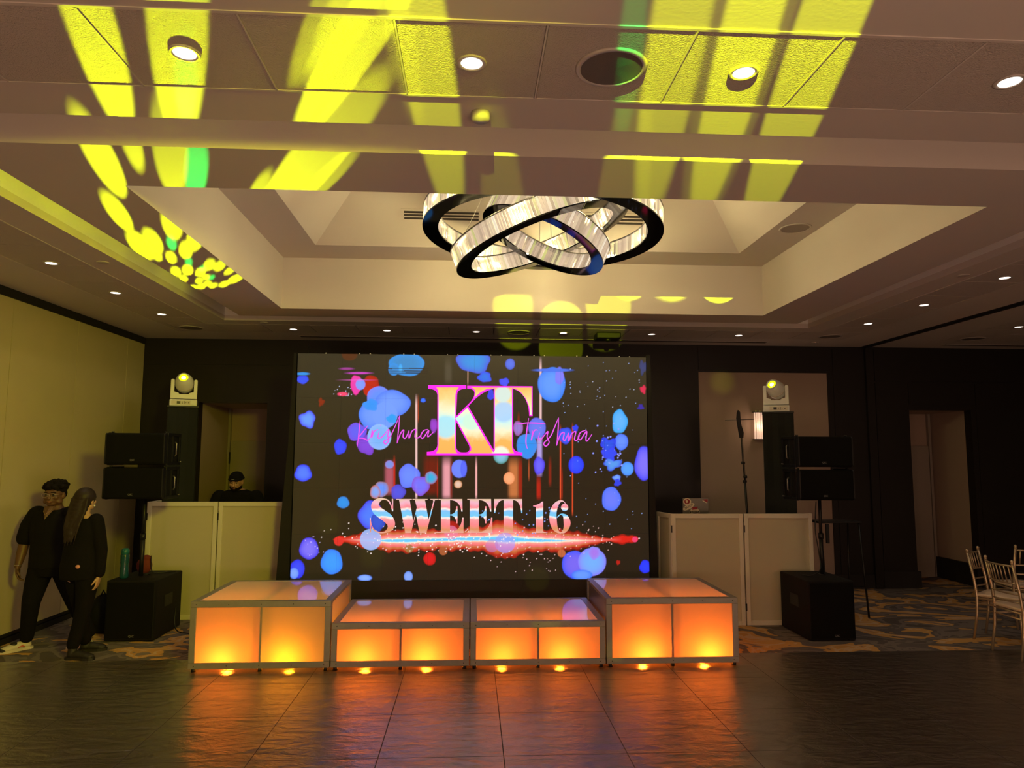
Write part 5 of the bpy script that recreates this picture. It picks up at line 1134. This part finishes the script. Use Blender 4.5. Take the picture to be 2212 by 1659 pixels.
for sh, el, wr in ((shR, elR, wrR), (shL, elL, wrL)): limb(b, [sh+V((.03 if sh.x < 0 else -.03, 0, -.01)), (sh+el)/2, el, (el+wr)/2, wr], [.070, .058, .047, .044, .029])
hand_on(b, wrR, (.10, -.10, -1), 1, (.9, .3, 0), .75, 1.05); hand_on(b, wrL, (0, -.1, -1), -1, (-.9, .3, 0), .6, 1.05)
for hp, kn, an in ((hipR, knR, anR), (hipL, knL, anL)): limb(b, [hp, (hp+kn)/2, kn, kn.lerp(an, .35), an], [.098, .080, .060, .057, .038])
Mh = head_on(b, hd, R(2), R(2), 1.06, 1.15)
body = remeshed(b, 'body', M_SKIND, t, .0055, 5); face_parts(Mh, body)
b = B(); torso(b, [(c, a+.018, d+.018, y) for c, a, d, y in rows[1:7]]+[((-.005, .02, 1.392), .100, .075, 0)])
for sh, el in ((shR, elR), (shL, elL)): limb(b, [sh+V((.04 if sh.x < 0 else -.04, 0, -.01)), sh.lerp(el, .45), sh.lerp(el, .88)], [.088, .082, .082])
shirt = remeshed(b, 'shirt', M_CLOTH, t, .008, 4)
b = B()
vn = [(-.062, -.070, 1.412), (-.045, -.108, 1.372), (-.022, -.144, 1.325), (-.004, -.1655, 1.285), (.016, -.144, 1.325), (.038, -.108, 1.372), (.055, -.070, 1.412)]
vm = [(-.03, -.092, 1.418), (-.02, -.124, 1.378), (-.010, -.1515, 1.330)]
pv = [V(p)+V((-.003, -.004, 0)) for p in vn]; cm = [V((-.004, -.098, 1.415)), V((-.004, -.130, 1.375)), V((-.004, -.156, 1.328))]
for q in ([pv[0], pv[1], cm[1], cm[0]], [pv[1], pv[2], cm[2], cm[1]], [pv[2], pv[3], cm[2]], [pv[3], pv[4], cm[2]], [pv[4], pv[5], cm[1], cm[2]], [pv[5], pv[6], cm[0], cm[1]]): b.poly(q)
b.build('neckline', M_SKIND, shirt)
b = B(); b.tube([(-.048, -.10, 1.41), (-.03, -.150, 1.365), (-.004, -.172, 1.335), (.024, -.150, 1.365), (.044, -.10, 1.41)], .0025, n=6); b.build('necklace', mat('gold_chain', (.6, .42, .15), .3, .9), t)
b = B(); limb(b, [hipR+V((.02, 0, .05)), (hipR+knR)/2, knR, knR.lerp(anR, .5), anR+V((0, 0, .02))], [.118, .098, .078, .068, .060]); limb(b, [hipL+V((-.02, 0, .05)), (hipL+knL)/2, knL, knL.lerp(anL, .5), anL+V((0, 0, .02))], [.118, .098, .078, .068, .060]); torso(b, [(c, a+.010, d+.010, y) for c, a, d, y in rows[:3]])
remeshed(b, 'trousers', M_CLOTH2, t, .008, 4)
u, d, sd = shoe(t, (-.17, .015, .0), (-.315, -.19, .0), (M_SOLEW, M_SOLEW), name='sneaker')
tag(u, 'white sneaker with black and red panels')
b = B(); b.tube([V((-.185, -.01, .085)), V((-.172, .0, .125))], [.043, .042], n=14); b.build('collar', M_SHOER, u)
b = B(); b.ball(V((-.245, -.09, .062)), (.032, .036, .028)); b.build('tongue', M_SHOE, u)
b = B(); b.ball(V((-.297, -.163, .026)), (.040, .040, .024)); b.build('toe_rim', M_SHOE, u)
b = B(); b.tube([V((-.160, -.06, .035)), V((-.175, -.075, .05)), V((-.20, -.10, .040))], [.004, .008, .004], n=8); b.build('side_mark', M_SHOER, u)
u2, _, _ = shoe(t, (.285, .20, .0), (.215, -.04, .0), (M_SHOE, M_SOLEW), name='sneaker')
b = B()
random.seed(11)
hm = [((0, .02, .055), (.088, .100, .078)), ((0, .055, .01), (.080, .070, .075))]
for i in range(120):
    a = random.uniform(0, 2*PI); e = random.uniform(.05, 1.4)
    q_ = random.uniform(.98, 1.2); p = (math.cos(a)*math.cos(e)*.088*q_, .02+math.sin(a)*math.cos(e)*.098*q_, .05+math.sin(e)*.078*q_)
    if p[1] < -.05 and p[2] < .062: continue
    hm.append((p, (random.uniform(.010, .020),)*3))
for p, r_ in hm: b.ball(p, r_, n=10)
b.bm.transform(Mh); 
for v in b.bm.verts: pass
hair = remeshed(b, 'hair', M_HAIRB, t, .006, 1)
b = B()
for s_ in (-1, 1):
    b.tube([(s_*.033+.027*math.cos(a), -.101, .002+.019*math.sin(a)) for a in [2*PI*k/20 for k in range(21)]], .0017, n=6, caps=False); b.tube([(s_*.060, -.100, .008), (s_*.082, -.05, .010), (s_*.082, .01, .005)], .0018, n=6)
b.tube([(-.006, -.102, .006), (0, -.104, .009), (.006, -.102, .006)], .0018, n=6); b.bm.transform(Mh); b.build('glasses', mat('pale_metal_rims', (.6, .5, .4), .3, .8), t)
b = B(); b.lathe([(.031, -.004), (.034, 0), (.031, .004)], c=tuple(wrR+V((0, 0, .012))), n=20); b.build('bracelet', mat('silver_bracelet', (.6, .55, .5), .3, .9), t)

# ---- woman walking away, long hair
t = thing('person', 'person with long straight dark hair in black jacket and trousers, back turned', 'person', (-3.64, 7.0, 0))
hd = V((.005, .01, 1.455))
hipL, hipR = V((-.065, .03, .82)), V((.085, -.01, .82)); knL, anL = V((-.05, .14, .46)), V((-.05, .26, .10)); knR, anR = V((.055, .0, .46)), V((-.03, .02, .10))
shL, shR = V((-.13, .03, 1.27)), V((.135, -.02, 1.27)); elR, wrR = V((.185, -.01, .99)), V((.185, -.02, .765)); elL, wrL = V((-.16, .10, 1.0)), V((-.12, -.02, .82))
rows = [((0, 0, .76), .130, .105, 0), ((0, 0, .84), .155, .120, 0), ((0, 0, .94), .140, .110, 0), ((0, 0, 1.04), .125, .098, 0), ((0, 0, 1.15), .135, .105, 0), ((0, .0, 1.24), .140, .098, 0), ((0, .0, 1.29), .115, .075, 0), ((0, .0, 1.325), .060, .055, 0)]
b = B(); torso(b, rows); limb(b, [hd+V((0, -.01, -.15)), hd+V((0, -.0, -.06))], [.048, .046])
for sh, el, wr in ((shR, elR, wrR), (shL, elL, wrL)): limb(b, [sh, (sh+el)/2, el, (el+wr)/2, wr], [.052, .042, .036, .032, .023])
hand_on(b, wrR, (-.12, -.05, -1), -1, (-.9, -.1, 0), .35, .92); hand_on(b, wrL, (.2, .1, -1), 1, (.9, .2, 0), .6, .92)
for hp, kn, an in ((hipR, knR, anR), (hipL, knL, anL)): limb(b, [hp, (hp+kn)/2, kn, kn.lerp(an, .35), an], [.085, .068, .050, .048, .032])
Mh = head_on(b, hd, R(170), 0, .96, .92)
body = remeshed(b, 'body', M_SKINL, t, .006, 3); face_parts(Mh, body)
b = B(); torso(b, [((0, 0, .73), .170, .135, 0)]+[(c, a+.022, d+.022, y) for c, a, d, y in rows[1:7]])
for sh, el, wr in ((shR, elR, wrR), (shL, elL, wrL)): limb(b, [sh+V((-.01 if sh.x > 0 else .01, 0, -.005)), (sh+el)/2, el, el.lerp(wr, .9)], [.070, .062, .056, .050])
jk = remeshed(b, 'jacket', M_CLOTH, t, .008, 4)
b = B(); b.ball((.055, -.150, .862), (.020, .014, .017)); b.build('pink_patch', mat('pink_patch', (.62, .28, .26), .7), jk)
b = B(); limb(b, [hipR+V((-.01, 0, 0)), (hipR+knR)/2, knR, knR.lerp(anR, .5), anR+V((0, 0, .03))], [.105, .090, .070, .062, .056]); limb(b, [hipL+V((.01, 0, 0)), (hipL+knL)/2, knL, knL.lerp(anL, .5), anL+V((0, 0, .02))], [.105, .090, .070, .062, .056]); torso(b, [(c, a+.010, d+.010, y) for c, a, d, y in rows[:3]])
remeshed(b, 'trousers', M_CLOTH2, t, .008, 4)
shoe(t, (-.055, .015, 0), (.185, -.02, 0), (M_SHOE, M_SHOE)); shoe(t, (-.08, .28, 0), (.13, .33, 0), (M_SHOE, M_SHOE))
b = B()
b.ball(hd+V((-.004, -.010, .028)), (.092, .104, .094))
for k in range(11):
    f = k/10; z = .03-.36*f; w_ = .088*(1-.45*f*f)-.012*f; b.ball(hd+V((-.010-.035*f, -.030-.125*min(1, f*1.15), z)), (w_, .075*(1-.66*f), .045), n=20)
for k in range(12):
    x = -.075+k*.0125; j = random.uniform(-.012, .012)
    b.tube([hd+V((x, -.085, .03)), hd+V((x*1.05-.01, -.115, -.10)), hd+V((x*.85-.03+j, -.165, -.23)), hd+V((x*.6-.045+j, -.172, -.36-.06*random.random()))], [.010, .012, .011, .003], n=8)
remeshed(b, 'hair', M_HAIRD, t, .006, 3)
b = B(); b.ball(hd+V((.089, -.01, -.05)), .009, n=10); b.build('earring', mat('pearl_earring', (.8, .75, .65), .2), t)

# ---- DJ behind the left booth
t = thing('person', 'person in black cap and black top with a beard, looking down behind the left booth', 'person', (-2.95, 9.30, 0))
hd = V((.0, -.10, 1.555))
hipL, hipR = V((.10, .06, .90)), V((-.10, .06, .90)); knL, knR = V((.13, .03, .48)), V((-.13, .03, .48)); anL, anR = V((.14, .08, .08)), V((-.14, .08, .08))
shL, shR = V((.235, -.02, 1.36)), V((-.235, -.02, 1.36)); elL, elR = V((.31, -.08, 1.13)), V((-.31, -.08, 1.13)); wrL, wrR = V((.14, -.22, 1.235)), V((-.14, -.22, 1.235))
rows = [((0, .05, .82), .165, .130, 0), ((0, .05, .92), .185, .140, 0), ((0, .03, 1.04), .190, .150, 0), ((0, .0, 1.20), .215, .150, 0), ((0, -.01, 1.32), .225, .130, 0), ((0, -.02, 1.41), .200, .11, 0), ((0, -.035, 1.455), .10, .08, 0), ((0, -.06, 1.475), .065, .065, 0)]
b = B(); torso(b, rows); limb(b, [hd+V((0, .04, -.15)), hd+V((0, .02, -.06))], [.066, .062])
for sh, el, wr in ((shR, elR, wrR), (shL, elL, wrL)): limb(b, [sh, (sh+el)/2, el, (el+wr)/2, wr], [.072, .060, .048, .044, .029])
hand_on(b, wrR, (.3, -.9, -.05), -1, (0, 0, -1), .35); hand_on(b, wrL, (-.3, -.9, -.05), 1, (0, 0, -1), .35)
for hp, kn, an in ((hipR, knR, anR), (hipL, knL, anL)): limb(b, [hp, (hp+kn)/2, kn, kn.lerp(an, .35), an], [.100, .082, .062, .058, .040])
Mh = head_on(b, hd, R(-2), R(14), 1.0, 1.12)
body = remeshed(b, 'body', M_SKINM, t, .0055, 5); face_parts(Mh, body)
b = B(); torso(b, [(c, a+.020, d+.020, y) for c, a, d, y in rows[:6]]+[((0, -.03, 1.455), .115, .09, 0)])
for sh, el, wr in ((shR, elR, wrR), (shL, elL, wrL)): limb(b, [sh+V((-.01 if sh.x > 0 else .01, 0, 0)), (sh+el)/2, el, el.lerp(wr, .85)], [.092, .082, .066, .052])
remeshed(b, 'sweater', M_CLOTH, t, .008, 4)
b = B(); limb(b, [hipR, (hipR+knR)/2, knR, anR+V((0, 0, .03))], [.118, .098, .078, .062]); limb(b, [hipL, (hipL+knL)/2, knL, anL+V((0, 0, .03))], [.118, .098, .078, .062]); torso(b, [(c, a+.01, d+.01, y) for c, a, d, y in rows[:2]])
remeshed(b, 'trousers', M_CLOTH2, t, .010, 4)
for s_ in (-1, 1): shoe(t, (s_*.14, .10, 0), (s_*.16, -.12, 0), (M_SHOE, M_SHOE))
b = B(); b.ball((0, .012, .055), (.084, .100, .074), n=24); b.tube([(.086*math.cos(a), .010+.104*math.sin(a), .040) for a in [2*PI*k/24 for k in range(25)]], .012, n=8); b.bm.transform(Mh); cap = remeshed(b, 'cap', M_CLOTH, t, .006, 2)
b = B(); b.box(-.016, .016, -.112, -.104, .056, .064); b.bm.transform(Mh); b.build('badge', M_LOGO, cap)
b = B(); b.ball((0, -.045, -.085), (.050, .050, .030)); 
for s_ in (-1, 1): b.ball((s_*.052, -.02, -.062), (.026, .044, .030)); b.ball((s_*.028, -.074, -.074), (.020, .022, .020))
b.ball((0, -.088, -.044), (.028, .012, .006)); b.bm.transform(Mh); remeshed(b, 'beard', M_HAIRB, t, .006, 1)
